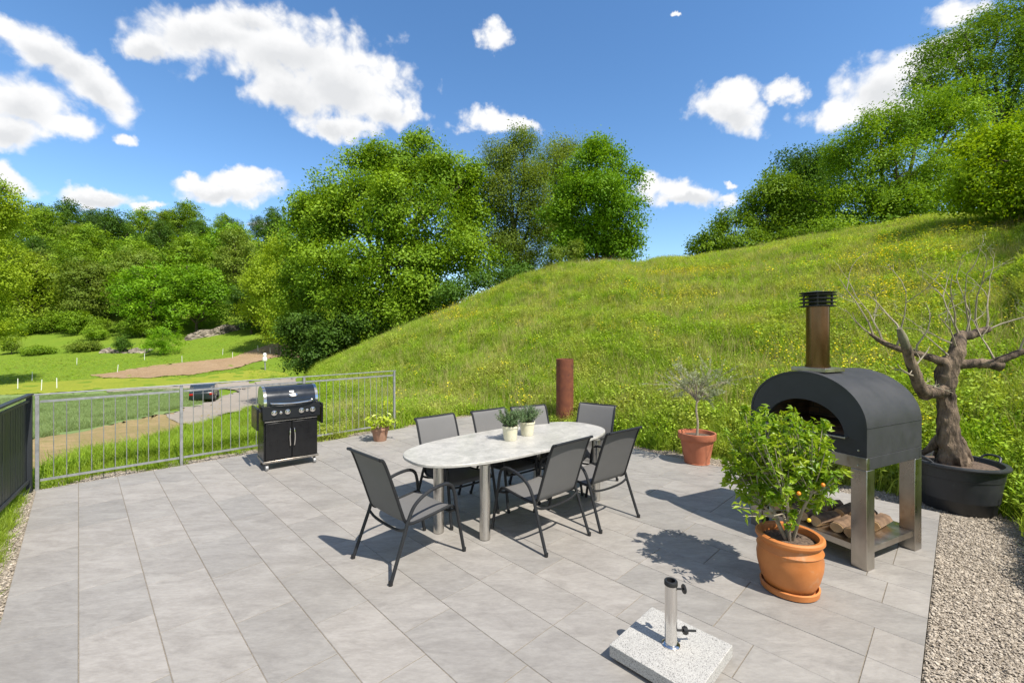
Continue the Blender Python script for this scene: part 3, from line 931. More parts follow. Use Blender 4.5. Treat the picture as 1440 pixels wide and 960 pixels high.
def plant_grass():
    P, S, V = [], [], []
    for n, lo, hi, pw in ((30000, 5.0, 13, 1.0), (42000, 12, 34, 1.15)):
        x, y, th, r = meadow_points(n, lo, hi, -24, 66, pw)
        if lo < 6:      # the strip beside the gravel, partly outside the frame
            more = meadow_points(9000, 2.2, 10, 62, 100, 1.0)
            x, y, th, r = (np.concatenate(q) for q in zip((x, y, th, r), more))
        z = terrain(x, y) - 0.02
        sc = rng.uniform(0.65, 1.15, len(x)) * np.interp(r, [5, 8, 30], [0.68, 0.92, 1.2]) * (1 + .28 * np.sin(x * 1.1 + 1.9 * np.sin(y * .7)) * np.cos(y * .9 - x * .4) + .12 * np.sin(x * 3.1 + y * 2.3))
        P.append(np.stack([x, y, z], -1)); S.append(sc)
    P, S = np.concatenate(P), np.concatenate(S)
    n = len(P)
    rot = np.stack([rng.normal(0, .12, n), rng.normal(0, .12, n), rng.uniform(0, 2 * PI, n)], -1)
    scatter('meadow_grass', P, rot, S, rng.choice(6, n, p=[.23, .23, .23, .23, .04, .04]), tuft_meadow, 'long green meadow grass covering the hill behind the terrace', 'grass')
    # brighter, lusher grass between the terrace, the railing and the lane
    x, y, th, r = meadow_points(26000, 4.5, 30, -64, -10, 1.3)
    n = len(x)
    P = np.stack([x, y, terrain(x, y) - 0.02], -1)
    S = rng.uniform(0.6, 1.15, n) * np.interp(r, [4, 8, 30], [0.75, 0.95, 1.5])
    a = -0.701 * x + 0.713 * y
    b = 0.713 * x + 0.701 * y
    S = np.where(b < -0.3, S * 0.45, S)
    S = np.where((a < A_HI + 0.5) & (b > -.4), S * 0.7, S)
    qa, qb = rng.uniform(2.6, 8.2, 3200), rng.uniform(-1.5, -.47, 3200)
    q = qa[:, None] * A2 + qb[:, None] * B2
    q = q[rng.random(3200) < np.clip((-.45 - qb) / .12, .1, 1)]
    P = np.concatenate([P, np.stack([q[:, 0], q[:, 1], terrain(q[:, 0], q[:, 1]) - .01], -1)])
    S = np.concatenate([S, rng.uniform(.28, .6, len(q))])
    n = len(P)
    rot = np.stack([rng.normal(0, .12, n), rng.normal(0, .12, n), rng.uniform(0, 2 * PI, n)], -1)
    scatter('verge_grass', P, rot, S, rng.integers(0, 3, n), tuft_lawn, 'fresh bright green grass growing along the railing', 'grass')
    far = [[(-160, 566), (0, 556), (215, 547), (300, 549), (312, 561), (53, 620), (-160, 668)], [(128, 529), (210, 532), (425, 508), (425, 497), (320, 504), (165, 523)]]
    far.append([(-160, 562), (70, 553), (215, 545), (350, 536), (350, 521), (250, 532), (140, 532), (70, 537), (-160, 548)])
    x, y, th, r = meadow_points(26000, 24, 118, -58, -24, 1.0)
    px, py = CX + x / y * FPX, HY - (terrain(x, y) - EYE) / y * FPX
    ok = np.ones(len(x), bool)
    for poly in far:
        ok &= ~inside_poly(px, py, poly)
    ok &= y < 97
    x, y, r = x[ok], y[ok], r[ok]
    n = len(x)
    rot = np.stack([rng.normal(0, .12, n), rng.normal(0, .12, n), rng.uniform(0, 2 * PI, n)], -1)
    scatter('field_grass', np.stack([x, y, terrain(x, y) - .02], -1), rot, rng.uniform(.4, .85, n), rng.integers(0, 4, n), tuft_meadow, 'rough green grass over the valley fields', 'grass')
    x, y, th, r = meadow_points(60000, 7, 60, -64, -24, 1.0, bare=False)
    px, py = CX + x / y * FPX, HY - (terrain(x, y) - EYE) / y * FPX
    ok = inside_poly(px, py, far[0])
    x, y = x[ok], y[ok]
    n = len(x)
    rot = np.stack([np.zeros(n), np.zeros(n), rng.uniform(0, 2 * PI, n)], -1)
    scatter('crop_plants', np.stack([x, y, terrain(x, y) + .03], -1), rot, rng.uniform(.35, .7, n), rng.integers(0, 2, n), tuft_crop, 'young blue-green crop on the field beyond the railing', 'crop')
    # seed heads and buttercups
    x, y, th, r = meadow_points(13000, 8, 32, -22, 62, 1.0)
    n = len(x)
    rot = np.stack([rng.normal(0, .1, n), rng.normal(0, .1, n), rng.uniform(0, 2 * PI, n)], -1)
    scatter('grass_seed_heads', np.stack([x, y, terrain(x, y)], -1), rot, rng.uniform(.6, 1.05, n), rng.integers(0, 2, n), tuft_seed,
            'pale brown grass seed heads standing above the meadow', 'seed heads')
    x, y, th, r = meadow_points(26000, 7.5, 21, -16, 60, 1.0)
    field = np.sin(x * 0.55 + 1.7 * np.sin(y * 0.31)) * np.cos(y * 0.47 - x * 0.21) + 0.5 * np.sin(x * 1.7 + y * 1.3) + rng.normal(0, .35, len(x))
    keep = ((field > 0.95) & (rng.random(len(x)) < 0.42)) | (rng.random(len(x)) < 0.02)
    x, y, r = x[keep], y[keep], r[keep]
    n = len(x)
    rot = np.stack([rng.normal(0, .1, n), rng.normal(0, .1, n), rng.uniform(0, 2 * PI, n)], -1)
    scatter('yellow_wildflowers', np.stack([x, y, terrain(x, y)], -1), rot, rng.uniform(.7, 1.15, n) * np.interp(r, [8, 26], [.85, 1.35]), rng.integers(0, 2, n), flower_protos,
            'small yellow buttercups dotted over the meadow hill', 'wildflowers')


plant_grass()


def pebbles():
    protos = []
    for s in range(4):
        r = np.random.default_rng(70 + s)
        import bmesh
        bm = bmesh.new()
        bmesh.ops.create_icosphere(bm, subdivisions=1, radius=1)
        for v in bm.verts:
            v.co *= r.uniform(0.7, 1.15)
            v.co.x *= 1.35
            v.co.z *= 0.6
        me = bpy.data.meshes.new('stone_chip')
        bm.to_mesh(me)
        bm.free()
        me.materials.append(M['pebble'])
        protos.append(bpy.data.objects.new('stone_chip', me))
    P = []
    for (a0, a1, b0, b1, dens) in ((-0.75, 0.14, 2.2, 6.5, 10500), (-0.75, 7.8, 6.53, 7.0, 2400), (7.84, 8.1, -.36, 6.5, 1500), (1.9, 7.8, -.5, -.375, 5000)):
        n = int((a1 - a0) * (b1 - b0) * dens)
        a, b = rng.uniform(a0, a1, n), rng.uniform(b0, b1, n)
        p = a[:, None] * A2 + b[:, None] * B2
        P.append(np.concatenate([p, np.full((n, 1), -0.017) + rng.normal(0, .004, (n, 1))], -1))
    P = np.concatenate(P)
    n = len(P)
    rot = np.stack([rng.uniform(-.5, .5, n), rng.uniform(-.5, .5, n), rng.uniform(0, 2 * PI, n)], -1)
    scatter('gravel_stones', P, rot, rng.lognormal(math.log(0.0056), 0.33, n), rng.integers(0, 4, n), protos, 'pale beige crushed gravel bordering the paved terrace', 'gravel')


pebbles()

# ------------------------------------------------------------------ trees
def leaves_at(cent, outward, L, wr, seed, up=0.5, rnd=0.8, fold=False, axis_out=0.0, per=0):
    """rhombic leaves at the given centres; returns verts, faces"""
    r = np.random.default_rng(seed)
    n = len(cent)
    nrm = outward * 0.5 + np.array([0, 0, up]) + r.normal(0, rnd, (n, 3))
    if per:     # the leaves of one spray lie roughly in one plane
        nrm = outward * 0.55 + np.array([0, 0, up]) + np.repeat(r.normal(0, 0.55, (n // per, 3)), per, 0) + r.normal(0, 0.38, (n, 3))
    nrm /= np.linalg.norm(nrm, axis=1)[:, None] + 1e-9
    ax = r.normal(0, 1, (n, 3)) + outward * axis_out
    ax -= nrm * np.sum(ax * nrm, 1)[:, None]
    ax /= np.linalg.norm(ax, axis=1)[:, None] + 1e-9
    sd_ = np.cross(nrm, ax)
    Ls = (L * r.uniform(0.65, 1.25, n))[:, None]
    tip, base = cent + ax * Ls * .5, cent - ax * Ls * .5
    mid = cent + ax * Ls * 0.02
    l_, r_ = mid + sd_ * Ls * wr * .5, mid - sd_ * Ls * wr * .5
    if fold:
        up_ = nrm * Ls * 0.10
        v = np.stack([base, l_ + up_, tip, r_ + up_], 1)
        v = v.reshape(-1, 3)
        k = np.arange(n) * 4
        f = np.concatenate([np.stack([k, k + 2, k + 1], -1), np.stack([k, k + 3, k + 2], -1)])
        return v, f
    v = np.stack([base, l_, tip, r_], 1).reshape(-1, 3)
    k = np.arange(n) * 4
    return v, np.stack([k, k + 3, k + 2, k + 1], -1)


def crown_points(lobes, n_cl, per, spread, seed, shell=0.5, flat=0.75):
    r = np.random.default_rng(seed)
    lob = np.array(lobes, dtype=float)      # x y z rx ry rz
    w = (lob[:, 3] * lob[:, 4] * lob[:, 5]) ** 0.67
    idx = r.choice(len(lob), n_cl, p=w / w.sum())
    nb = 14                                  # boughs on each lobe
    bd = r.normal(0, 1, (len(lob), nb, 3))
    bd[:, :, 2] += 0.2
    bd /= np.linalg.norm(bd, axis=2)[:, :, None]
    bc = lob[:, None, :3] + bd * lob[:, None, 3:] * r.uniform(shell, 0.95, (len(lob), nb))[:, :, None]
    bs = r.uniform(0.32, 0.55, (len(lob), nb))
    bt = r.random((len(lob), nb))
    bi = r.integers(0, nb, n_cl)
    d = r.normal(0, 1, (n_cl, 3))
    d[:, 2] += 0.45
    d /= np.linalg.norm(d, axis=1)[:, None]
    rad = (0.55 + 0.45 * r.random(n_cl) ** 0.5) * np.where(r.random(n_cl) < 0.1, r.uniform(1.1, 1.5, n_cl), 1.0)
    c = bc[idx, bi] + d * lob[idx, 3:] * (bs[idx, bi] * rad)[:, None] * np.array([1.0, 1.0, 0.95])
    d = d * 0.75 + bd[idx, bi] * 0.45
    tb = bt[idx, bi]
    cl = np.repeat(c, per, 0)
    off = r.normal(0, 1, (len(cl), 3)) * spread * np.array([1, 1, flat])
    out = np.repeat(d, per, 0)
    tc_ = np.repeat(tb, per) * 0.45 + np.repeat(r.random(n_cl), per) * 0.3 + r.random(len(cl)) * 0.25
    return c, cl + off, out, tc_


def limbs(bm, base, top, lobes, cl, r0, seed, nsub=60, sides=6):
    rr = random.Random(seed)
    base, top = Vector(base), Vector(top)
    mid = base.lerp(top, .5) + Vector((rr.uniform(-.3, .3), rr.uniform(-.3, .3), 0)) * (top - base).length * .06
    tr = spline([base, mid, top], 6)
    bm.tube(tr, [r0 * (1.25 if i == 0 else 1 - .6 * i / len(tr)) for i in range(len(tr))], 9)
    ends = []
    for l in lobes:
        c = Vector(l[:3])
        s = tr[rr.randint(len(tr) // 3, len(tr) - 1)]
        if s.z > c.z: s = tr[len(tr) // 3]
        m = s.lerp(c, .5) + Vector((rr.uniform(-1, 1), rr.uniform(-1, 1), rr.uniform(-.2, .8))) * (c - s).length * .12
        pts = spline([s, m, c, c + (c - s).normalized() * min(l[3], l[5]) * .45], 4)
        bm.tube(pts, [r0 * .5 * (1 - .85 * i / len(pts)) + .01 for i in range(len(pts))], sides)
        ends += pts[3:]
    for k in range(nsub):
        c = Vector(cl[rr.randrange(len(cl))])
        s = min(ends, key=lambda e: (e - c).length)
        m = s.lerp(c, .55) + Vector((0, 0, rr.uniform(-.15, .25)))
        bm.tube([s, m, c], [r0 * .12 + .006, r0 * .07 + .004, .004], 4, cap=False)


def tree(name, label, cat, loc, lobes, trunk_top, r0, n_cl, per, spread, L, mat, seed, wr=0.62, up=0.5, shell=0.5, flat=0.75, group=None, nsub=60, bark='bark', trunk_x=0.0):
    t = thing(name, label, cat, loc, 0, group)
    per, L = int(per * 1.7), L * 0.76
    c, p, out, tint = crown_points(lobes, n_cl, per, spread, seed, shell, flat)
    v, f = leaves_at(p, out, L, wr, seed + 1, up, per=per)
    mesh_np('crown', v, f, mat, t, tint=tint)
    bm = MB()
    limbs(bm, (0, 0, -.6), (trunk_x, 0, trunk_top), lobes, c, r0, seed, nsub)
    bm.build('trunk', M[bark], t)
    return t


def auto_lobes(w, h, z0, n, seed, dep=None, apex=0.0):
    """lobes filling an egg-shaped envelope of width w between z0 and h"""
    r = random.Random(seed)
    dep = dep or w
    out = []
    for i in range(n):
        t = (i + .5) / n
        zc = z0 + (h - z0) * (0.12 + .76 * t)
        env = math.sin(PI * (0.14 + .74 * t) ** 0.85)
        a = i * 2.399 + r.uniform(-.4, .4)
        q = .62 * math.sqrt(r.uniform(.25, 1)) * env
        s = r.uniform(.24, .34) * (0.7 + .5 * env)
        out.append((math.cos(a) * q * w / 2 + apex * t, math.sin(a) * q * dep / 2, zc, w * s * .8, dep * s * .8, (h - z0) * s * .62))
    return out


G_ = {}
G_['mid'] = leaf_mat('leaf_mid_green', (0.085, 0.185, 0.012), (0.285, 0.425, 0.022), 0.34, 0.012, 0.55)
G_['yellow'] = leaf_mat('leaf_yellow_green', (0.19, 0.31, 0.013), (0.36, 0.46, 0.024), 0.36, 0.012, 0.55)
G_['bright'] = leaf_mat('leaf_bright_green', (0.09, 0.23, 0.009), (0.25, 0.42, 0.016), 0.34, 0.012, 0.55)
G_['olive'] = leaf_mat('leaf_olive_green', (0.11, 0.19, 0.022), (0.26, 0.335, 0.042), 0.34, 0.012, 0.55)
G_['dark'] = leaf_mat('leaf_dark_green', (0.05, 0.125, 0.014), (0.105, 0.19, 0.02), 0.3, 0.012, 0.55)
G_['deep'] = leaf_mat('leaf_deep_green', (0.065, 0.145, 0.014), (0.185, 0.29, 0.022), 0.32, 0.012, 0.55)
G_['fresh'] = leaf_mat('leaf_fresh_yellow_green', (0.19, 0.33, 0.008), (0.36, 0.49, 0.014), 0.36, 0.012, 0.55)
G_['pine'] = leaf_mat('needle_blue_green', (0.05, 0.105, 0.028), (0.075, 0.14, 0.036), 0.3, 0.01, 0.55)


def pt(px, Y, dz=0.0):
    x = (px - CX) / FPX * Y
    return Vector((x, Y, tz(x, Y) + dz))


def zpx(py, Y):
    return EYE + (HY - py) / FPX * Y


def lobes_px(L, Y, origin, depth=1.0):
    """crown lobes from (px, py, half width px, half height px, dy) at distance Y, relative to the trunk base"""
    out = []
    for (px, py, rx, ry, dy) in L:
        s = (Y + dy) / FPX
        out.append(((px - CX) * s - origin.x, dy, zpx(py, Y + dy) - origin.z, rx * s, max(rx, ry) * s * depth, ry * s))
    return out


# the broad tree left of the hill
o = pt(545, 31)
tree('broadleaf_tree', 'broad round tree standing left of the hill, tallest and widest of the middle trees', 'tree', o,
     lobes_px([(455, 330, 52, 48, 0), (450, 290, 40, 40, 1), (500, 270, 48, 42, -1), (545, 240, 45, 38, 0), (595, 240, 50, 42, 1), (640, 265, 48, 42, 0), (655, 315, 42, 45, 1),
               (560, 300, 65, 50, -3), (480, 385, 60, 45, -1), (560, 375, 70, 48, -3), (640, 365, 55, 42, -1), (520, 430, 70, 40, -2), (600, 425, 60, 36, -2), (430, 420, 40, 45, 1),
               (455, 470, 45, 35, 0), (590, 205, 22, 16, 1), (520, 225, 20, 16, 0), (665, 245, 16, 14, 0), (425, 355, 26, 24, 0)], 31, o, 0.9),
     7.5, 0.34, 4300, 26, 0.34, 0.25, G_['mid'], 101, shell=0.3, nsub=160)
o = pt(470, 28)
tree('bush', 'dark lush bush at the foot of the broad tree, lower left end of the hill', 'bush', o,
     lobes_px([(430, 470, 30, 28, 0), (465, 478, 34, 26, -.5), (440, 500, 26, 20, 0), (505, 462, 34, 22, 0), (416, 500, 16, 22, 0), (412, 470, 16, 24, 0)], 28, o), 1.5, 0.08, 520, 26, 0.26, 0.22, G_['dark'], 103, nsub=30)
o = pt(392, 84)
tree('broadleaf_tree', 'pale yellow-green tree partly behind the left side of the broad tree', 'tree', o,
     lobes_px([(385, 400, 34, 40, 0), (400, 360, 28, 30, 0), (372, 440, 26, 28, 0), (405, 440, 30, 34, 0), (395, 470, 26, 16, 0)], 84, o), 7, 0.2, 900, 22, 0.6, 0.45, G_['yellow'], 105, nsub=40)
o = pt(725, 33)
tree('broadleaf_tree', 'olive-green feathery tree between the broad tree and the bright round tree', 'tree', o,
     lobes_px([(715, 225, 32, 30, 0), (735, 205, 24, 18, 0), (700, 270, 32, 38, 0), (745, 265, 34, 42, 0), (720, 320, 38, 40, 0), (760, 325, 34, 38, 0), (700, 350, 30, 34, 0), (740, 368, 36, 26, 0)], 33, o),
     6, 0.2, 1900, 22, 0.34, 0.2, G_['olive'], 107, wr=0.45, nsub=110, shell=0.3)
o = pt(790, 36)
tree('broadleaf_tree', 'olive-green tree whose top rises just behind the bright round tree', 'tree', o,
     lobes_px([(790, 215, 30, 22, 0), (775, 250, 30, 34, 0), (800, 270, 34, 40, 0), (785, 320, 34, 40, 0)], 36, o), 6, 0.2, 950, 22, 0.36, 0.2, G_['olive'], 109, wr=0.45, nsub=60, shell=0.3)
o = pt(838, 27.5)
tree('broadleaf_tree', 'bright green round-crowned tree on the crest of the hill', 'tree', o,
     lobes_px([(838, 230, 32, 26, 0), (810, 255, 32, 32, 0), (868, 258, 30, 32, 0), (842, 285, 44, 36, -1), (800, 305, 30, 30, 0), (878, 305, 30, 30, 0), (840, 325, 44, 26, 0), (800, 338, 26, 22, 0),
               (885, 335, 20, 18, 0), (865, 220, 16, 12, 0), (812, 354, 30, 14, 0), (868, 352, 30, 14, 0), (845, 345, 36, 16, 1)], 27.5, o), 3.0, 0.17, 1700, 24, 0.26, 0.2, G_['bright'], 111, nsub=60)
o = pt(690, 27)
tree('bush', 'low bush below the olive-green tree on the slope of the hill', 'bush', o,
     lobes_px([(680, 395, 34, 16, 0), (640, 415, 36, 18, 0), (725, 385, 28, 12, 0)], 27, o), .8, 0.05, 260, 24, 0.24, 0.18, G_['dark'], 113, nsub=20)
for px, lab in ((775, 'lone shrub sticking up from the hill crest below the bright round tree'), (805, 'low tuft-like shrub at the foot of the bright round tree')):
    o = pt(px, 22.5)
    tree('shrub', lab, 'shrub', o, [(0, 0, .5, .45, .45, .55), (.2, 0, .9, .25, .25, .35)], .6, 0.03, 60, 24, .14, .13, G_['olive'], 115 + px, nsub=8)

# trees along the right of the hill
o = pt(1015, 29)
tree('bush', 'low bush at the left end of the trees right on the hill crest', 'bush', o,
     lobes_px([(1005, 330, 26, 18, 0), (1035, 318, 26, 24, 0), (985, 344, 18, 10, 0), (1005, 352, 34, 10, 0), (1040, 346, 44, 14, 0)], 29, o), 1.0, 0.06, 330, 24, 0.24, 0.2, G_['mid'], 121, nsub=20)
o = pt(1095, 29)
tree('broadleaf_tree', 'compact green tree next to the low bush on the right of the crest', 'tree', o,
     lobes_px([(1095, 270, 34, 28, 0), (1075, 300, 34, 28, 0), (1115, 298, 32, 30, 0), (1095, 325, 40, 20, 0), (1085, 343, 54, 12, 0)], 29, o), 2.5, 0.14, 800, 24, 0.26, 0.2, G_['mid'], 123, nsub=40)
o = pt(1140, 35)
tree('broadleaf_tree', 'dark green tree showing behind the compact green tree', 'tree', o,
     lobes_px([(1120, 240, 30, 24, 0), (1155, 235, 30, 24, 0), (1140, 270, 44, 32, 0), (1165, 300, 34, 36, 0), (1120, 310, 34, 34, 0)], 35, o), 5, 0.22, 800, 24, 0.34, 0.22, G_['dark'], 125, nsub=60)
o = pt(1260, 26)
tree('broadleaf_tree', 'large feathery mid green tree in the middle of the right-hand trees', 'tree', o,
     lobes_px([(1195, 235, 34, 40, 1), (1240, 200, 44, 34, 0), (1290, 165, 44, 34, 0), (1330, 205, 46, 48, 0), (1260, 250, 52, 42, -1), (1210, 285, 42, 30, 0), (1310, 270, 54, 40, -1), (1350, 150, 36, 30, 0),
               (1150, 285, 20, 34, 1), (1250, 300, 60, 22, -1), (1190, 322, 60, 14, -1), (1290, 312, 60, 14, -1)], 26, o), 3.5, 0.22, 1900, 24, 0.28, 0.2, G_['mid'], 127, wr=0.5, nsub=110)
o = pt(1420, 30)
tree('broadleaf_tree', 'tall dark tree reaching the upper right corner above the others', 'tree', o,
     lobes_px([(1400, 60, 50, 40, 0), (1340, 90, 44, 34, 0), (1300, 115, 30, 24, 0), (1440, 20, 44, 40, 0), (1400, 120, 60, 40, 0), (1470, 90, 60, 60, 0), (1500, 30, 60, 60, 0), (1440, 170, 60, 40, 0),
               (1500, 180, 60, 60, 0), (1360, 60, 26, 18, 0), (1440, 250, 60, 60, 0)], 30, o), 8, 0.35, 2100, 24, 0.36, 0.22, G_['deep'], 129, wr=0.5, nsub=140, up=0.7)
o = pt(1490, 13)
tree('broadleaf_tree', 'yellow-green leafy tree overhanging the hill at the right edge', 'tree', o,
     lobes_px([(1400, 225, 44, 40, 0), (1440, 190, 44, 36, .5), (1375, 258, 34, 26, 0), (1430, 270, 56, 30, 0), (1480, 230, 50, 60, .5), (1390, 286, 34, 14, 0), (1460, 292, 44, 18, 0), (1530, 240, 60, 70, 0), (1600, 250, 70, 70, 0), (1560, 215, 70, 50, -1.5), (1640, 235, 80, 60, -2.5), (1700, 240, 80, 60, -3.5)], 13, o),
     2.6, 0.13, 2500, 24, 0.15, 0.125, G_['fresh'], 131, nsub=80)

o = Vector((15.4, 7.9, tz(15.4, 7.9)))
tree('broadleaf_tree', 'tree just past the right edge whose shade falls across the hill', 'tree', o,
     [(-1.8, .6, 3.2, 1.9, 1.9, 1.2), (-.2, 1.6, 3.6, 1.9, 1.9, 1.2), (.6, -.6, 3.4, 2, 2, 1.2), (-1.2, -1.0, 3.4, 1.8, 1.8, 1.1), (-2.4, -.3, 2.8, 1.3, 1.3, .9), (.8, 1.4, 3.8, 1.7, 1.7, 1.0)],
     2.6, .16, 1000, 24, .2, .16, G_['fresh'], 133, nsub=50)

# ------------------------------------------------------------------ valley: wood, bushes, rocks, stakes
def forest():
    protos = []
    specs = [('mid', 15, 19, 8, 'rounded mid green tree in the wood across the valley', .62), ('yellow', 14, 18, 7, 'yellow-green spring tree in the wood across the valley', .62),
             ('dark', 14, 19, 8, 'dark green tree in the wood across the valley', .6), ('bright', 15, 17, 7, 'bright green round tree in the wood across the valley', .62),
             ('olive', 13, 18, 7, 'dull olive-green tree in the wood across the valley', .55)]
    for i, (k, w, h, n, lab, wr) in enumerate(specs):
        t = tree('woodland_tree', lab, 'tree', (0, 0, 0), auto_lobes(w, h, 2.2, 13 + n, 40 + i), h * .55, .32, 780, 13, .55, .62, G_[k], 140 + i, wr=wr, nsub=24, group=lab.replace('tree in', 'trees in'))
        protos.append((t, lab))
    lab = 'dark blue-green tree with ragged crown on the skyline of the wood'
    t = tree('skyline_tree', lab, 'tree', (0, 0, 0), auto_lobes(12, 17, 3.5, 11, 61), 14, .25, 430, 13, .5, .55, G_['pine'], 150, wr=.5, nsub=40, group='ragged dark trees on the skyline of the wood')
    protos.append((t, lab))
    used = set()
    rows = [(104, 11, (0, 3, 2, 0, 1, 4, 3), .95), (116, 12, (2, 0, 1, 3, 4, 0, 2), 1.0), (132, 14, (0, 4, 3, 0, 2, 1), 1.0), (152, 15, (0, 2, 4, 2, 0), .95), (176, 8.5, (2, 5, 2, 2, 5, 4, 0), .88)]
    r = random.Random(3)
    for (Y, step, kinds, sc) in rows:
        x0, x1 = (-330 - CX) / FPX * Y, (690 - CX) / FPX * Y
        x = x0 + r.uniform(0, 4)
        while x < x1:
            k = r.choice(kinds)
            yy = Y + r.uniform(-4, 4)
            p, lab = protos[k]
            o = p if k not in used else copy_tree(p)
            used.add(k)
            o.location = (x, yy, tz(x, yy) - .4)
            s = sc * r.uniform(.75, 1.15)
            o.rotation_euler = (0, 0, r.uniform(0, 2 * PI))
            o.scale = (s * r.uniform(.9, 1.1), s * r.uniform(.9, 1.1), s * r.uniform(.88, 1.1))
            x += step * r.uniform(.7, 1.15)
    # undergrowth at the foot of the wood
    t = tree('woodland_shrub', 'light green shrub at the foot of the wood', 'shrub', (0, 0, 0), auto_lobes(8, 5, .3, 9, 77), 2, .1, 330, 13, .42, .45, G_['mid'], 160, nsub=12, group='shrubs along the foot of the wood')
    first = True
    x = (-260 - CX) / FPX * 97
    while x < (440 - CX) / FPX * 97:
        yy = 98 + r.uniform(-3, 3)
        if 250 < CX + x / yy * FPX < 425:
            x += 4
            continue
        o = t if first else copy_tree(t)
        first = False
        o.location = (x, yy, tz(x, yy) - .2)
        o.rotation_euler = (0, 0, r.uniform(0, 6))
        s = r.uniform(.6, 1.15)
        o.scale = (s, s, s)
        x += r.uniform(3.5, 8.5)


forest()

o = pt(-75, 48)
tree('broadleaf_tree', 'yellow-green tree cut off by the left edge, nearer than the wood', 'tree', o,
     lobes_px([(-30, 290, 44, 36, 0), (-8, 318, 36, 34, 0), (-50, 360, 60, 50, 0), (-6, 386, 32, 38, 0), (-30, 435, 44, 36, 0), (0, 272, 20, 16, 0), (-40, 470, 40, 22, 0)], 48, o), 6, .25, 1000, 22, .42, .32, G_['yellow'], 171, nsub=50)
for (px, py, hw, hh, k, lab) in ((229, 477, 30, 22, 'bright', 'dense round green bush alone in the far field'), (172, 484, 10, 12, 'dark', 'small upright dark bush beside the round bush in the field'),
                                 (118, 486, 24, 8, 'olive', 'low scrubby bush with bare stems in the field'), (16, 485, 15, 13, 'olive', 'scrubby bush at the left edge of the field'),
                                 (55, 492, 20, 6, 'mid', 'low bramble bush left in the field')):
    x, Y = hit(px, py + hh)
    o = Vector((x, Y, tz(x, Y)))
    s = Y / FPX
    tree('bush', lab, 'bush', o, [(0, 0, hh * s, hw * s * .8, hw * s * .8, hh * s * .8), (-hw * s * .35, 0, hh * s * .7, hw * s * .6, hw * s * .6, hh * s * .6), (hw * s * .4, .2, hh * s * .6, hw * s * .55, hw * s * .5, hh * s * .55)],
         hh * s * .8, .06 + hh * s * .02, 200 if hw > 15 else 90, 16, .3, .32, G_[k], 180 + px, nsub=14)


def rock(name, label, x0, x1, py0, py1, seed):
    p0, p1 = hit(x0, py1), hit(x1, py1)
    r = np.random.default_rng(seed)
    n, k = 60, 16
    s = np.linspace(0, 1, n)
    H = (py1 - py0) / FPX * p0[1]
    prof = H * (0.55 + .45 * np.abs(np.sin(s * 9 + seed)) * (0.6 + .4 * np.sin(s * 23 + 1)))
    v = []
    for j in range(k):
        w = j / (k - 1)
        for i in range(n):
            x = p0[0] + (p1[0] - p0[0]) * s[i]
            y = p0[1] + (p1[1] - p0[1]) * s[i]
            b = .5 * math.sin(i * .9 + j * .5) + .35 * math.sin(i * 2.1 - j * 1.3) + r.normal(0, .2)
            v.append((x + r.normal(0, .1), y + 2.2 * w ** 2 + .45 * b, tz(x, y) - .5 + (prof[i] + .5) * w ** .8))
    i, j = np.meshgrid(np.arange(k - 1), np.arange(n - 1), indexing='ij')
    a = (i * n + j).ravel()
    o = mesh_np(name, v, np.stack([a, a + 1, a + n + 1, a + n], -1), M['rock'])
    return tag(o, label, 'rock', kind='structure')


rock('cliff', 'pale limestone rock face at the foot of the wood', 258, 420, 461, 480, 3)
rock('rock_bank', 'low pale stone bank behind the field bushes', 138, 205, 488, 497, 5)

# white stakes of the field fence
STAKES = [(25, 547), (45, 536), (58, 549), (80, 546), (108, 513), (165, 524), (203, 506), (256, 510), (327, 504), (313, 499), (380, 498), (363, 494)]
st = MB().box((0, 0, .55), (.05, .05, 1.2)).build('fence_stake', M['white'])
tag(st, 'thin pale stake of the temporary fence across the fields', 'stake', 'white stakes across the fields')
for i, (px, py) in enumerate(STAKES):
    x, Y = hit(px, py)
    o = st if i == 0 else st.copy()
    if i:
        C.objects.link(o)
    o.location = (x, Y, tz(x, Y))
    o.rotation_euler = (random.uniform(-.06, .06), random.uniform(-.06, .06), random.uniform(0, 3))

x, Y = hit(373, 520)
t = thing('marker_post', 'white-topped marker post leaning beside the lane', 'marker post', (x, Y, tz(x, Y)))
hgt = 24 / FPX * Y
bm = MB().tube([(0, 0, 0), (-.05, 0, hgt * .55)], .07 * Y / 45, 8)
bm.build('post', M['galv'], t)
bm = MB().lathe([(.001, 0), (.16, 0), (.2, .1), (.17, .3), (.1, .34), (.13, .42), (.15, .55), (.1, .68), (.001, .7)], 12, (-.07, 0, hgt * .52), Matrix.Scale(hgt * .48 / .7, 3))
bm.build('head', M['white'], t)


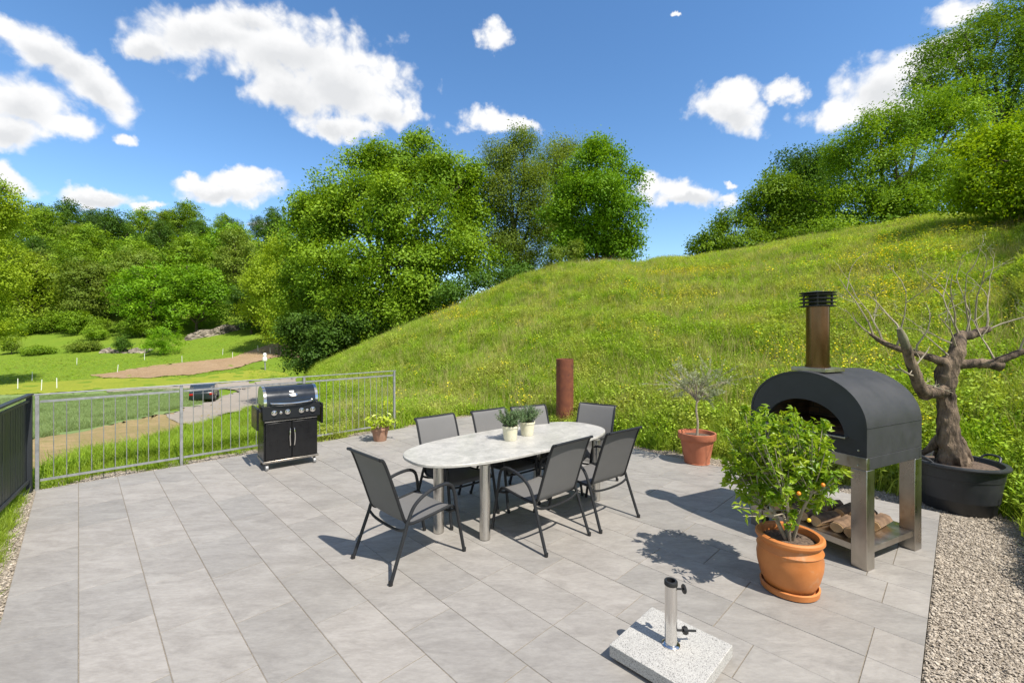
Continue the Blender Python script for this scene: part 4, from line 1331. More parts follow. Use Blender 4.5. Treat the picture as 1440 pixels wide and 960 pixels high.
def parked_car():
    x, Y = hit(288, 564)
    t = thing('parked_car', 'dark car parked on the lane beyond the railing', 'car', (x, Y, tz(x, Y) + .12), R(28))
    # body along local y, rear towards -y
    side = [(-1.9, .28), (-1.95, .55), (-1.9, .85), (-1.72, .92), (-1.45, 1.36), (-1.2, 1.44), (.2, 1.45), (.55, 1.38), (1.1, .95), (1.75, .86), (1.95, .7), (1.98, .4), (1.9, .26)]
    MB().prism(side, -.84, .84, 'yz').build('body', M['carpaint'], t, bevel=.05)
    for (x0, y0, z0, y1, z1, nm) in ((.0, -1.735, .95, -1.475, 1.33, 'rear_window'),):
        a = .66
        MB().add([(-a, y0 - .012, z0), (a, y0 - .012, z0), (a - .1, y1 - .012, z1), (-a + .1, y1 - .012, z1)], [(0, 1, 2, 3)]).build(nm, M['carglass'], t)
    for s in (-1, 1):
        for (ya, yb, yc, yd) in ((-1.38, -.35, -.35, -1.22), (-.28, .82, .45, -.28)):
            MB().add([(s * .845, ya, .95), (s * .845, yb, .95), (s * .845, yc, 1.34), (s * .845, yd, 1.34)], [(0, 1, 2, 3)]).build('side_window', M['carglass'], t)
        MB().box((s * .68, -1.955, .72), (.26, .05, .16)).build('tail_light', M['redlens'], t, bevel=.01)
        for yy in (-1.2, 1.2):
            w = MB().lathe([(.001, -.1), (.2, -.1), (.3, -.09), (.32, 0), (.3, .09), (.2, .1), (.001, .1)], 20, (s * .8, yy, .31), Matrix.Rotation(R(90), 3, 'Y')).build('wheel', M['tyre'], t)
            MB().lathe([(.001, .0), (.17, .0), (.18, .02), (.001, .03)], 16, (s * .9, yy, .31), Matrix.Rotation(R(90 * s), 3, 'Y')).build('rim', M['galv'], w)


parked_car()

# ------------------------------------------------------------------ railings
def railing():
    c0 = ab(7.9, -0.36)
    t = thing('metal_railing', 'thin galvanised railing with upright bars along the back edge of the terrace', 'railing', c0, math.atan2(B2[1], B2[0]))
    posts = [0.0, 1.42, 3.12, 4.84]
    for p in posts:
        MB().box((p, 0, .53), (.036, .036, 1.22)).build('post', M['galv'], t, bevel=.003)
    MB().box((2.42, 0, 1.148), (4.9, .045, .014)).build('handrail', M['galv'], t, bevel=.003)
    for s, e in zip(posts[:-1], posts[1:]):
        bm = MB()
        L = e - s - .05
        m = (s + e) / 2
        bm.box((m, 0, 1.06), (L, .012, .028))
        bm.box((m, 0, .10), (L, .012, .028))
        n = int(round(L / .118))
        for k in range(1, n):
            xx = m - L / 2 + L * k / n
            bm.tube([(xx, 0, .11), (xx, 0, 1.05)], .0046, 6, cap=False)
        bm.build('bar_panel', M['galv'], t)


railing()


def slat_fence():
    c0 = ab(7.9, -0.42)
    d = Vector((.604, -.797, 0))
    t = thing('slat_fence', 'black fence of close upright slats at the left edge of the terrace', 'fence', c0, math.atan2(d.y, d.x))
    for p in (0.03, 1.5, 3.0):
        MB().box((p, 0, .52), (.05, .05, 1.24)).build('post', M['slatfence'], t, bevel=.004)
    MB().box((1.52, 0, 1.155), (3.1, .06, .022)).build('handrail', M['slatfence'], t, bevel=.004)
    for s, e in ((.06, 1.47), (1.53, 2.97)):
        bm = MB()
        bm.box(((s + e) / 2, 0, 1.085), (e - s, .02, .03))
        bm.box(((s + e) / 2, 0, .12), (e - s, .02, .03))
        n = int((e - s) / .092)
        for k in range(n):
            xx = s + (e - s) * (k + .5) / n
            bm.box((xx, -.017, .605), (.076, .01, .965), Matrix.Rotation(random.uniform(-.05, .05), 3, 'Z'))
        bm.build('slat_panel', M['slatfence'], t)


slat_fence()

# ------------------------------------------------------------------ table
TU = math.atan2(.622, .783)
TC = Vector((.034, 4.893, 0))


def table():
    t = thing('garden_table', 'oval light stone dining table on round steel legs', 'table', TC, TU)
    n = 96
    out = []
    for k in range(n):
        a = 2 * PI * k / n
        c, s = math.cos(a), math.sin(a)
        e = 2 / 2.7
        out.append((1.27 * math.copysign(abs(c) ** e, c), .545 * math.copysign(abs(s) ** e, s)))
    MB().prism(out, .692, .722, 'xy').build('tabletop', M['tabletop'], t, bevel=.006)
    inv = Matrix.Rotation(-TU, 3, 'Z')
    for (x, y) in ((-.25, 4.075), (-.70, 4.21), (.975, 5.0), (.30, 5.22)):
        p = inv @ (Vector((x, y, 0)) - TC)
        lim = .47
        p.y = max(-lim, min(lim, p.y))
        l = MB().lathe([(.001, .006), (.05, .006), (.05, .689), (.001, .689)], 28, (p.x, p.y, 0)).build('leg', M['steel'], t)
        MB().lathe([(.001, 0), (.046, 0), (.046, .0055), (.001, .0055)], 24, (p.x, p.y, 0)).build('foot_pad', M['cap'], l)
    return t


table()

# ------------------------------------------------------------------ chairs
def make_chair(label):
    t = thing('garden_chair', label, 'chair', (0, 0, 0), 0, 'stacking garden chairs around the oval table')
    HW = .262
    prof = [(-.435, .945), (-.405, .93), (-.365, .84), (-.30, .66), (-.245, .50), (-.215, .425), (-.17, .392), (-.09, .388), (.10, .405), (.22, .418), (.262, .408), (.285, .378)]
    P = spline([(0, a, b) for a, b in prof], 5)
    for s in (-1, 1):
        MB().tube([(s * (HW - .012), p.y, p.z) for p in P], .0125, 10).build('sling_rail', M['frame'], t)
        fx = lambda z: s * (HW + .014 + .016 * (1 - z / .6))
        fl = spline([(fx(0), .355, .012), (fx(.2), .318, .2), (fx(.42), .277, .42)], 4)
        ar = spline([(fx(.42), .277, .42), (fx(.52), .262, .52), (fx(.59), .235, .592), (fx(.62), .17, .627), (fx(.62), .06, .622), (fx(.6), -.05, .592), (fx(.54), -.145, .53), (fx(.45), -.205, .43), (fx(.4), -.225, .375)], 5)
        rl = spline([(fx(.4), -.225, .375), (fx(.2), -.292, .2), (fx(0), -.365, .012)], 4)
        a = MB().tube(fl, .0145, 10).build('leg', M['frame'], t)
        MB().lathe([(.001, 0), (.017, 0), (.018, .03), (.001, .031)], 12, (fx(0), .357, 0)).build('foot_cap', M['cap'], a)
        a = MB().tube(rl, .0145, 10).build('leg', M['frame'], t)
        MB().lathe([(.001, 0), (.017, 0), (.018, .03), (.001, .031)], 12, (fx(0), -.367, 0)).build('foot_cap', M['cap'], a)
        MB().tube(ar, .0146, 10).build('armrest', M['frame'], t)
    # bowed tubes under the seat that tie the sides together
    MB().tube(spline([(-HW - .015, -.228, .37), (-.18, -.225, .335), (0, -.222, .322), (.18, -.225, .335), (HW + .015, -.228, .37)], 5), .011, 8).build('stretcher', M['frame'], t)
    MB().tube(spline([(-HW - .01, .275, .375), (-.18, .262, .352), (0, .26, .345), (.18, .262, .352), (HW + .01, .275, .375)], 5), .011, 8).build('stretcher', M['frame'], t)
    MB().tube([(-HW + .012, -.436, .947), (HW - .012, -.436, .947)], .012, 8).build('top_rail', M['frame'], t)
    # fabric, a thin sheet with a little sag, split at the corner into back and seat
    k_split = next(i for i, p in enumerate(P) if p.z < .40)
    def sheet(pts, name):
        n = 11
        v, f = [], []
        T = []
        for i in range(len(pts)):
            d = pts[min(i + 1, len(pts) - 1)] - pts[max(i - 1, 0)]
            T.append(Vector((0, -d.z, d.y)).normalized())
        m = len(pts)
        for side in (0, 1):
            for i, p in enumerate(pts):
                for j in range(n):
                    u = -1 + 2 * j / (n - 1)
                    sag = .013 * (1 - u * u) * math.sin(PI * min(1, max(0, i / (m - 1)))) ** .5
                    q = Vector((u * (HW - .016), p.y, p.z)) - T[i] * (sag if T[i].z > 0 or T[i].y > 0 else -sag) + T[i] * (.0022 if side else -.0022)
                    v.append(q)
        for i in range(m - 1):
            for j in range(n - 1):
                a = i * n + j
                f.append((a, a + n, a + n + 1, a + 1))
                b = a + m * n
                f.append((b, b + 1, b + n + 1, b + n))
        MB().add(v, f).build(name, M['sling'], t, smooth=60)
    sheet(P[:k_split + 1], 'backrest')
    sheet(P[k_split:], 'seat')
    return t


def face(dx, dy):
    return math.atan2(dy, dx) - PI / 2


CHAIRS = [  # centre x, y, facing x, y, label
    (-.875, 3.785, .685, .73, 'grey sling chair at the near left end of the table, its back to the camera'),
    (-.60, 4.72, .66, -.75, 'grey sling chair on the far side of the table, the one nearest the railing'),
    (-.03, 5.12, .62, -.78, 'grey sling chair on the far side of the table, directly left of the potted herbs'),
    (.40, 5.34, .45, -.89, 'grey sling chair on the far side, mostly hidden behind the potted herbs'),
    (.905, 5.52, -.55, -.83, 'grey sling chair at the far end of the table, just right of the rusty pipe'),
    (.262, 4.215, -.67, .743, 'grey sling chair on the near side of the table, left one of the two there'),
    (.848, 4.655, -.612, .79, 'grey sling chair on the near side of the table, right one of the two there'),
]
c0 = make_chair(CHAIRS[0][4])
for i, (x, y, fx, fy, lab) in enumerate(CHAIRS):
    o = c0 if i == 0 else copy_tree(c0)
    o.location = (x, y, 0.0012)
    o.rotation_euler = (0, 0, face(fx, fy))
    o['label'] = lab

# ------------------------------------------------------------------ plants in pots
def leafy(name, m, parent, cent, out, L, wr, seed, tint, up=.5, rnd=.7, axis_out=1.0):
    v, f = leaves_at(cent, out, L, wr, seed, up, rnd, fold=True, axis_out=axis_out)
    n = len(cent)
    return mesh_np(name, v, f, m, parent, tint=np.concatenate([tint, tint]))


M['herb'] = leaf_mat('lavender_leaves', (0.11, 0.19, 0.075), (0.18, 0.27, 0.12), 0.25, 0.03, 0.5)
M['citrus'] = leaf_mat('citrus_leaves', (0.14, 0.28, 0.012), (0.42, 0.52, 0.03), 0.45, 0.025, 0.4)
M['oliveleaf'] = leaf_mat('olive_leaves', (0.22, 0.26, 0.14), (0.36, 0.40, 0.24), 0.25, 0.05, 0.45)
M['hosta'] = leaf_mat('yellow_green_leaves', (0.32, 0.45, 0.02), (0.5, 0.58, 0.05), 0.35, 0.03, 0.4)


def herb_pot(loc, label, seed):
    t = thing('herb_pot', label, 'potted plant', loc, 0, 'herb pots on the table')
    MB().lathe([(.001, 0), (.068, 0), (.072, .01), (.086, .135), (.092, .137), (.092, .158), (.085, .158), (.08, .138), (.001, .136)], 32).build('pot', M['cream'], t)
    MB().lathe([(.001, .1385), (.078, .1405), (.001, .142)], 20).build('soil', M['soil'], t)
    r = np.random.default_rng(seed)
    C_, O_ = [], []
    bm = MB()
    for i in range(75):
        a, tilt = r.uniform(0, 2 * PI), r.uniform(.05, .95) ** .8
        d = Vector((math.cos(a) * math.sin(tilt), math.sin(a) * math.sin(tilt), math.cos(tilt)))
        L = r.uniform(.11, .205)
        b = Vector((math.cos(a) * .045 * r.random(), math.sin(a) * .045 * r.random(), .14))
        e = b + d * L
        bm.tube([b, b.lerp(e, .5) + Vector((0, 0, .008)), e], [.0022, .0018, .001], 4, cap=False)
        for k in range(30):
            s = .25 + .75 * k / 29
            p = b.lerp(e, s)
            q = Vector(r.normal(0, 1, 3)).normalized()
            dirv = (d * .7 + q * .6).normalized()
            C_.append(p + dirv * .012); O_.append(dirv)
    leafy('foliage', M['herb'], t, np.array(C_), np.array(O_), .034, .22, seed, np.random.default_rng(seed).random(len(C_)), up=.2, rnd=.5, axis_out=3.0)
    bm.build('stems', M['twig'], t)


herb_pot((-.02, 4.86, .723), 'cream pot with bushy green herb on the table, left and nearer of the two', 201)
herb_pot((.175, 5.09, .723), 'cream pot with bushy green herb on the table, right and farther of the two', 203)


def clay_pot_plant():
    p = at(534.5, 619)
    t = thing('potted_plant', 'small weathered clay pot with yellow-green leaves at the edge of the grass by the railing', 'potted plant', (p.x, p.y, 0))
    MB().lathe([(.001, 0), (.105, 0), (.11, .01), (.142, .19), (.155, .195), (.155, .24), (.142, .24), (.134, .2), (.001, .2)], 32).build('pot', M['oldpot'], t)
    MB().lathe([(.001, .203), (.132, .204), (.001, .212)], 20).build('soil', M['soil'], t)
    r = np.random.default_rng(9)
    C_, O_ = [], []
    bm = MB()
    for i in range(26):
        a = r.uniform(0, 2 * PI)
        l = r.uniform(.14, .30)
        h = r.uniform(.08, .24)
        b = Vector((math.cos(a) * .05, math.sin(a) * .05, .2))
        e = Vector((math.cos(a) * l, math.sin(a) * l, .2 + h))
        bm.tube(spline([b, b.lerp(e, .5) + Vector((0, 0, .05)), e], 3), .003, 4, cap=False)
        for k in range(9):
            q = b.lerp(e, .45 + .6 * k / 8) + Vector(r.normal(0, .03, 3))
            C_.append(q); O_.append(Vector((math.cos(a), math.sin(a), .2)))
    leafy('foliage', M['hosta'], t, np.array(C_), np.array(O_), .085, .5, 12, r.random(len(C_)), up=.8, rnd=.5)
    bm.build('stems', M['twig'], t)


clay_pot_plant()


def olive_pot():
    p = at(980, 650)
    t = thing('olive_tree', 'slender young olive tree in a plain terracotta pot at the meadow edge', 'potted tree', (p.x, p.y, -.012))
    MB().lathe([(.001, 0), (.165, 0), (.17, .01), (.178, .025), (.172, .03), (.232, .36), (.255, .365), (.262, .375), (.262, .455), (.245, .458), (.235, .45), (.222, .39), (.001, .385)], 44).build('pot', M['terracotta'], t)
    MB().lathe([(.001, .41), (.10, .408), (.222, .40)], 24).build('soil', M['soil'], t)
    r = np.random.default_rng(21)
    rr = random.Random(21)
    bm = MB()
    top = Vector((.0, 0, .93))
    bm.tube(spline([(0, 0, .39), (.012, 0, .6), (-.005, .01, .78), top], 4), [.02, .019, .018, .017, .016, .016, .016, .015, .015, .014, .014, .013, .013][:13], 8)
    C_, O_ = [], []
    for i in range(24):
        a = i * 2.4 + rr.uniform(-.3, .3)
        el = rr.uniform(.15, 1.25)
        L = rr.uniform(.28, .56)
        d = Vector((math.cos(a) * math.cos(el), math.sin(a) * math.cos(el), math.sin(el)))
        s = top + Vector((0, 0, rr.uniform(-.05, .02)))
        e = s + d * L
        m = s.lerp(e, .5) + Vector((0, 0, .05))
        bm.tube(spline([s, m, e], 3), [.008, .007, .006, .005, .004, .003, .002], 5, cap=False)
        for k in range(5):
            b = s.lerp(e, rr.uniform(.35, 1))
            e2 = b + (d + Vector(r.normal(0, .7, 3))) * rr.uniform(.1, .2)
            bm.tube([b, b.lerp(e2, .5), e2], [.003, .0022, .0012], 4, cap=False)
            for q in range(22):
                dirv = Vector(r.normal(0, 1, 3)).normalized() * .7 + (e2 - b).normalized() * .7
                C_.append(b.lerp(e2, rr.uniform(.2, 1.05)) + dirv * .02); O_.append(dirv)
    bm.build('trunk', M['twig'], t)
    leafy('crown', M['oliveleaf'], t, np.array(C_), np.array(O_), .05, .2, 22, r.random(len(C_)), up=.3, rnd=.7, axis_out=2.0)


olive_pot()


def citrus_pot():
    p = at(1110, 827)
    t = thing('citrus_shrub', 'bushy green citrus shrub with small fruits in a bulging orange clay pot', 'potted shrub', (p.x, p.y, .001))
    nar = Matrix.Diagonal((.89, .89, 1.05))
    MB().lathe([(.001, 0), (.195, 0), (.212, .008), (.218, .045), (.205, .05), (.198, .02), (.001, .018)], 56, (0, 0, 0), nar).build('saucer', M['glazed'], t)
    MB().lathe([(.001, .0185), (.165, .0185), (.178, .03), (.215, .10), (.238, .18), (.243, .235), (.234, .285), (.236, .291), (.243, .297), (.238, .305), (.225, .325), (.222, .34), (.24, .352), (.252, .368),
                (.25, .386), (.235, .395), (.21, .39), (.202, .37), (.205, .34), (.001, .335)], 64, (0, 0, 0), nar).build('pot', M['glazed'], t)
    MB().lathe([(.001, .352), (.10, .348), (.203, .342)], 28, (0, 0, 0), nar).build('soil', M['soil'], t)
    r = np.random.default_rng(33)
    rr = random.Random(33)
    bm = MB()
    Cc = Vector((-.06, .05, .94))
    C_, O_, T_ = [], [], []
    tips = []
    for i in range(6):
        a = i * 1.05 + rr.uniform(-.3, .3)
        b = Vector((math.cos(a) * .02, math.sin(a) * .02, .34))
        e = Vector((-.05 + math.cos(a) * .2, math.sin(a) * .2, rr.uniform(.62, .78)))
        pts = spline([b, b.lerp(e, .5) + Vector((0, 0, .05)), e], 4)
        bm.tube(pts, [.012, .0115, .011, .0105, .01, .0095, .009, .0085, .008], 7)
        tips += pts[4:]
    k = 0
    while k < 310:
        d = Vector(r.normal(0, 1, 3)).normalized()
        rad = (.35 + .65 * rr.random() ** .5)
        e = Cc + Vector((d.x * .36, d.y * .36, d.z * .385)) * rad * (1 + .18 * math.sin(5 * math.atan2(d.y, d.x) + 3 * d.z))
        if e.z < .54: continue
        if e.z < .62 and math.hypot(e.x + .07, e.y) < .08: continue
        k += 1
        s = min(tips, key=lambda q: (q - e).length)
        m = s.lerp(e, .5) + Vector((0, 0, -.02))
        path = spline([s, m, e], 3)
        bm.tube(path, [.005, .0045, .004, .0034, .003, .0024, .0018], 5, cap=False)
        ax = (e - s).normalized()
        young = rr.random() ** 2
        for q in range(24):
            sh = rr.uniform(.25, 1.05) if q < 12 else rr.uniform(.9, 1.05)
            dirv = (Vector(r.normal(0, 1, 3)).normalized() * .8 + ax * .6 + Vector((0, 0, .25))).normalized()
            C_.append(s.lerp(e, sh) + dirv * .033); O_.append(dirv)
            T_.append(min(1, young * .6 + .4 * rr.random()))
    # one low side shoot on the left
    for j in range(2):
        s = Vector((-.25, 0, .62)) + Vector((0, .1 * (j - 2), 0))
        e = s + Vector((-.2 - .03 * j, .0, .0 + .03 * j))
        bm.tube([tips[0], s, e], [.005, .004, .002], 5, cap=False)
        for q in range(16):
            dirv = (Vector(r.normal(0, 1, 3)).normalized() + Vector((-.4, 0, .2))).normalized()
            C_.append(s.lerp(e, rr.random()) + dirv * .03); O_.append(dirv); T_.append(rr.random())
    bm.build('stems', M['twig'], t)
    leafy('crown', M['citrus'], t, np.array(C_), np.array(O_), .06, .36, 34, np.array(T_), up=.55, rnd=.6, axis_out=2.5)
    for (h, f, z, m) in ((.30, .18, .86, 'fruit'), (.22, .18, .60, 'lemon'), (.16, .33, .82, 'fruit'),):
        MB().ball((.84 * h - .54 * f - .09, -.54 * h - .84 * f + .05, z), .0135, 10).build('fruit', M[m], t)


citrus_pot()


def bonsai_tub():
    Y0 = 4.86
    S = Y0 / FPX
    cx = (1346 - CX) * S
    t = thing('olive_bonsai', 'old gnarled olive trunk with bare twigs in a large black plastic tub', 'potted tree', (cx, Y0, -.015))
    P = lambda px, py, dy=0.0: Vector(((px - CX) * S - cx, dy, EYE - (py - HY) * S + .015))
    tub_scale = Matrix.Diagonal((.96, .96, 1.0))
    tub = MB().lathe([(.001, 0), (.30, 0), (.31, .012), (.335, .13), (.34, .135), (.37, .36), (.375, .365), (.388, .47), (.40, .475), (.42, .485), (.425, .50), (.42, .515), (.395, .52), (.375, .515), (.36, .46), (.001, .45)], 64, (0, 0, 0), tub_scale).build('tub', M['tub'], t)
    for s in (-1, 1):
        MB().tube(spline([(s * .36, -.1, .515), (s * .40, -.07, .555), (s * .41, 0, .565), (s * .40, .07, .555), (s * .36, .1, .515)], 4), .012, 8).build('handle', M['tub'], tub)
    MB().lathe([(.001, .485), (.2, .48), (.365, .465)], 30, (0, 0, 0), tub_scale).build('soil', M['soil'], t)
    rr = random.Random(5)
    bm = MB()

    def gnarl(pts, rad, n=16, amp=.16, per=6, seed=1):
        q = random.Random(seed)
        path = spline(pts, per)
        m = len(path)
        rs = np.interp(np.linspace(0, 1, m), np.linspace(0, 1, len(rad)), rad)
        k0 = len(bm.v)
        bm.tube(path, [float(x) for x in rs], n)
        ph = [q.uniform(0, 6) for _ in range(4)]
        for i in range(m):
            for k in range(n):
                a = 2 * PI * k / n
                p = Vector(bm.v[k0 + i * n + k])
                d = p - path[i]
                q1 = mnoise.noise(Vector((p.x * 9, p.y * 9, p.z * 4.5)) + Vector((seed * 7.3, 0, 0)))
                q2 = mnoise.noise(Vector((p.x * 26, p.y * 26, p.z * 9)) + Vector((0, seed * 3.1, 0)))
                rg = abs(math.sin(2.5 * a + .10 * i + ph[0])) - .6
                q3 = 1 - 2.4 * abs(mnoise.noise(Vector((p.x * 17, p.y * 17, p.z * 5.5)) + Vector((seed * 1.7, 4, 0))))
                bm.v[k0 + i * n + k] = tuple(path[i] + d * (1 + amp * (1.5 * q1 + .8 * q2 + .9 * q3 - .3 + .3 * rg)))
        return path

    gnarl([P(1341, 652), P(1337, 630), P(1331, 600), P(1333, 572), P(1329, 545), P(1333, 515), P(1338, 503)], [.135, .100, .085, .082, .086, .083, .074], 44, .2, 16, 1)
    # root flare
    for a in range(3):
        d = Vector((math.cos(a * 2.1 + .5), math.sin(a * 1.05), 0))
        b = P(1340, 640)
        gnarl([b + d * .06 + Vector((0, 0, .18)), b + d * .15 + Vector((0, 0, .05)), b + d * .23 + Vector((0, 0, -.06))], [.052, .045, .022], 14, .2, 6, 20 + a)
    ends = []
    ends.append(gnarl([P(1330, 548), P(1314, 551), P(1298, 549, -.06), P(1288, 552, -.1)], [.075, .07, .065, .07], 14, .13, 6, 2))
    p = gnarl([P(1292, 550, -.1), P(1278, 545, -.14), P(1268, 528, -.18), P(1258, 507, -.2), P(1246, 486, -.24)], [.062, .056, .052, .046, .04], 12, .1, 6, 3)
    ends.append(p)
    ends.append(gnarl([P(1334, 512), P(1318, 506), P(1300, 497, .1), P(1278, 490, .16), P(1258, 479, .2), P(1247, 469, .22)], [.06, .042, .034, .03, .025, .018], 10, .12, 6, 4))
    ends.append(gnarl([P(1338, 510), P(1346, 492), P(1356, 474, .05), P(1378, 471, .1), P(1398, 466, .14), P(1412, 463, .16)], [.085, .075, .06, .05, .042, .036], 12, .14, 6, 5))
    ends.append(gnarl([P(1340, 512), P(1352, 511, -.05), P(1372, 510, -.1), P(1388, 514, -.14)], [.062, .05, .046, .05], 12, .14, 6, 6))
    ends.append(gnarl([P(1378, 511, -.1), P(1392, 502, -.16), P(1406, 494, -.2), P(1418, 492, -.22)], [.044, .038, .034, .028], 10, .12, 6, 7))
    bm.build('trunk', M['oldbark'], t, smooth=50)
    MB().tube(spline([P(1247, 488, -.24), P(1240, 474, -.26), P(1233, 462, -.28)], 4), [.040] * 5 + [.036, .032, .027, .021], 12).build('pruned_branch', M['greenbark'], t)
    # twigs
    tw = MB()
    C_, O_ = [], []

    def twig(s, d, L, r, depth):
        d = d.normalized()
        pts = [s]
        n = 5
        for i in range(n):
            d = (d + Vector((rr.gauss(0, .16), rr.gauss(0, .16), rr.gauss(.03, .1)))).normalized()
            pts.append(pts[-1] + d * L / n)
        tw.tube(pts, [r * (1 - .7 * i / n) for i in range(n + 1)], 5, cap=False)
        if depth < 2:
            for i in range(rr.randint(1, 3)):
                q = pts[rr.randint(2, n)]
                twig(q, d + Vector((rr.gauss(0, .7), rr.gauss(0, .6), rr.gauss(.15, .5))), L * rr.uniform(.35, .65), r * .5, depth + 1)
        elif rr.random() < .45:
            for k in range(rr.randint(3, 8)):
                dv = (Vector((rr.gauss(0, 1), rr.gauss(0, 1), rr.gauss(.4, 1)))).normalized()
                C_.append(pts[rr.randint(2, n)] + dv * .02); O_.append(dv)

    for (px, py, dy, dx, dz, L) in ((1356, 474, .05, -.35, 1, .95), (1362, 473, .08, -.15, 1, .7), (1378, 471, .1, -.25, 1, .85), (1392, 467, .12, .1, 1, .8), (1408, 464, .15, .4, .8, .75), (1412, 463, .16, .8, .5, .7),
                                    (1404, 494, -.2, -.25, 1, .75), (1416, 492, -.22, .25, 1, .8), (1352, 490, .0, -.9, .55, .55), (1346, 492, .0, -.6, .8, .6), (1386, 511, -.12, .1, 1, .6),
                                    (1300, 497, .1, -.1, 1, .55), (1278, 490, .16, -.15, 1, .75), (1262, 481, .19, -.1, 1, .7), (1250, 471, .21, -.2, 1, .85), (1247, 469, .22, -.8, .6, .5),
                                    (1268, 527, -.18, -.9, .25, .4), (1262, 514, -.2, .7, .3, .35), (1270, 530, -.18, .8, -.2, .3), (1340, 505, 0, -.5, .4, .5), (1366, 473, .06, .0, 1, .7), (1236, 466, -.27, -.3, 1, .5)):
        twig(P(px, py, dy), Vector((dx, rr.gauss(0, .3), dz)), L * .88, .0115, 0)
    tw.build('twigs', M['twig'], t)
    leafy('foliage', M['oliveleaf'], t, np.array(C_), np.array(O_), .045, .22, 44, np.random.default_rng(3).random(len(C_)), axis_out=2.0)


bonsai_tub()

# ------------------------------------------------------------------ pizza oven
OV = (3.0, 4.147)
OVR = math.atan2(-.9, .436)


def pizza_oven():
    t = thing('pizza_oven', 'black domed outdoor pizza oven with flue pipe on a steel leg frame', 'pizza oven', (OV[0], OV[1], 0.001), OVR)
    W, D = .5, .44
    lg = .115
    for sx in (-1, 1):
        for sy in (-1, 1):
            MB().box((sx * (W - lg / 2), sy * (D - lg / 2), .40), (lg, lg, .80)).build('leg', M['steel_smudge'], t, bevel=.004)
    bm = MB()
    MB().box((0, -D + .02, .851), (2 * W, .04, .098)).build('front_beam', M['steel_smudge'], t, bevel=.003)
    bm.box((0, D - .02, .851), (2 * W, .04, .098))
    bm.box((-W + .02, 0, .851), (.04, 2 * D - .082, .098)).box((W - .02, 0, .851), (.04, 2 * D - .082, .098))
    bm.build('frame', M['oven'], t, bevel=.003)
    bm = MB()
    bm.box((0, 0, .165), (2 * W - 2 * lg - .004, 2 * D - .03, .012)).box((0, 0, .165), (2 * W - .02, 2 * D - 2 * lg - .004, .011))
    bm.box((0, -D + .018, .15), (2 * W - 2 * lg - .004, .012, .05)).box((W - .018, 0, .15), (.012, 2 * D - 2 * lg - .004, .05)).box((-W + .018, 0, .15), (.012, 2 * D - 2 * lg - .004, .05))
    bm.build('shelf', M['steel_smudge'], t)
    # shell: vaulted sheet from side to side
    n = 36
    z0, zs, rise = .903, 1.138, .418
    arch = [(W * math.cos(PI * k / n), zs + rise * math.sin(PI * k / n)) for k in range(n + 1)]
    outer = [(W, z0)] + arch + [(-W, z0)]
    inn = [(x * .965, z0 if i in (0, len(outer) - 1) else (zs + (z - zs) * .96)) for i, (x, z) in enumerate(outer)]
    v, f = [], []
    m = len(outer)
    for y in (-D, D):
        v += [(x, y, z) for x, z in outer] + [(x, y, z) for x, z in inn]
    for i in range(m - 1):
        f.append((i, i + 1, 2 * m + i + 1, 2 * m + i))
        f.append((m + i, 3 * m + i, 3 * m + i + 1, m + i + 1))
        f.append((i, m + i, m + i + 1, i + 1))
        f.append((2 * m + i, 2 * m + i + 1, 3 * m + i + 1, 3 * m + i))
    MB().add(v, f).build('shell', M['oven'], t, smooth=28)
    # seam along the crease
    for s in (-1, 1):
        MB().box((s * (W + .002), 0, zs), (.004, 2 * D, .005)).build('seam', M['oven'], t, smooth=0)
    # front plate with the arched mouth
    op, oz, orise = .335, 1.045, .262
    k = n
    o2 = [(W * .962, oz)] + [(x * .962, zs + (z - zs) * .957) for x, z in arch] + [(-W * .962, oz)]
    i2 = [(op, oz)] + [(op * math.cos(PI * j / n), oz + .001 + orise * math.sin(PI * j / n)) for j in range(n + 1)] + [(-op, oz)]
    v, f = [], []
    for y in (-D + .004, -D + .05):
        v += [(x, y, z) for x, z in o2] + [(x, y, z) for x, z in i2]
    mm = len(o2)
    for i in range(mm - 1):
        f.append((i, mm + i, mm + i + 1, i + 1))
        f.append((mm + i, 3 * mm + i, 3 * mm + i + 1, mm + i + 1))
    MB().add(v, f).box((0, -D + .027, (z0 + oz) / 2), (2 * W * .962, .046, oz - z0 - .001)).build('front_plate', M['oven'], t, smooth=40)
    MB().box((0, -D - .02, oz - .006), (2 * op + .06, .05, .012)).build('mouth_sill', M['steel'], t, bevel=.002)
    # brick vault and hearth inside
    v, f = [], []
    iv = [(.42 * math.cos(PI * j / 20), 1.045 + .36 * math.sin(PI * j / 20)) for j in range(21)]
    for y in (-D + .055, D - .06):
        v += [(x, y, z) for x, z in iv]
    f = [(i, 21 + i, 22 + i, i + 1) for i in range(20)] + [tuple(range(21, 42))]
    MB().add(v, f).build('brick_vault', M['brickin'], t)
    MB().box((0, .0, 1.03), (.9, 2 * D - .12, .02)).build('hearth', M['brickin'], t)
    MB().prism([(x * .955, zs + (z - zs) * .95) for x, z in arch] + [(-W * .955, z0 + .002), (W * .955, z0 + .002)], D - .03, D - .006, 'xz').build('back_plate', M['oven'], t)
    # flue
    y0 = -.21
    MB().box((0, y0, zs + rise + .012), (.30, .30, .035)).build('flue_base', M['steel_smudge'], t, bevel=.003)
    fl = MB().lathe([(.100, zs + rise + .030), (.100, zs + rise + .05), (.092, zs + rise + .052), (.092, 2.15), (.001, 2.15)], 40, (0, y0, 0)).build('flue_pipe', M['bronze'], t)
    bm = MB()
    for i in range(4):
        z = 2.145 + i * .034
        bm.lathe([(.09, z + .004), (.144, z - .006), (.146, z - .001), (.09, z + .012)], 36, (0, y0, 0))
    bm.lathe([(.001, 2.275), (.144, 2.262), (.146, 2.268), (.001, 2.286)], 36, (0, y0, 0))
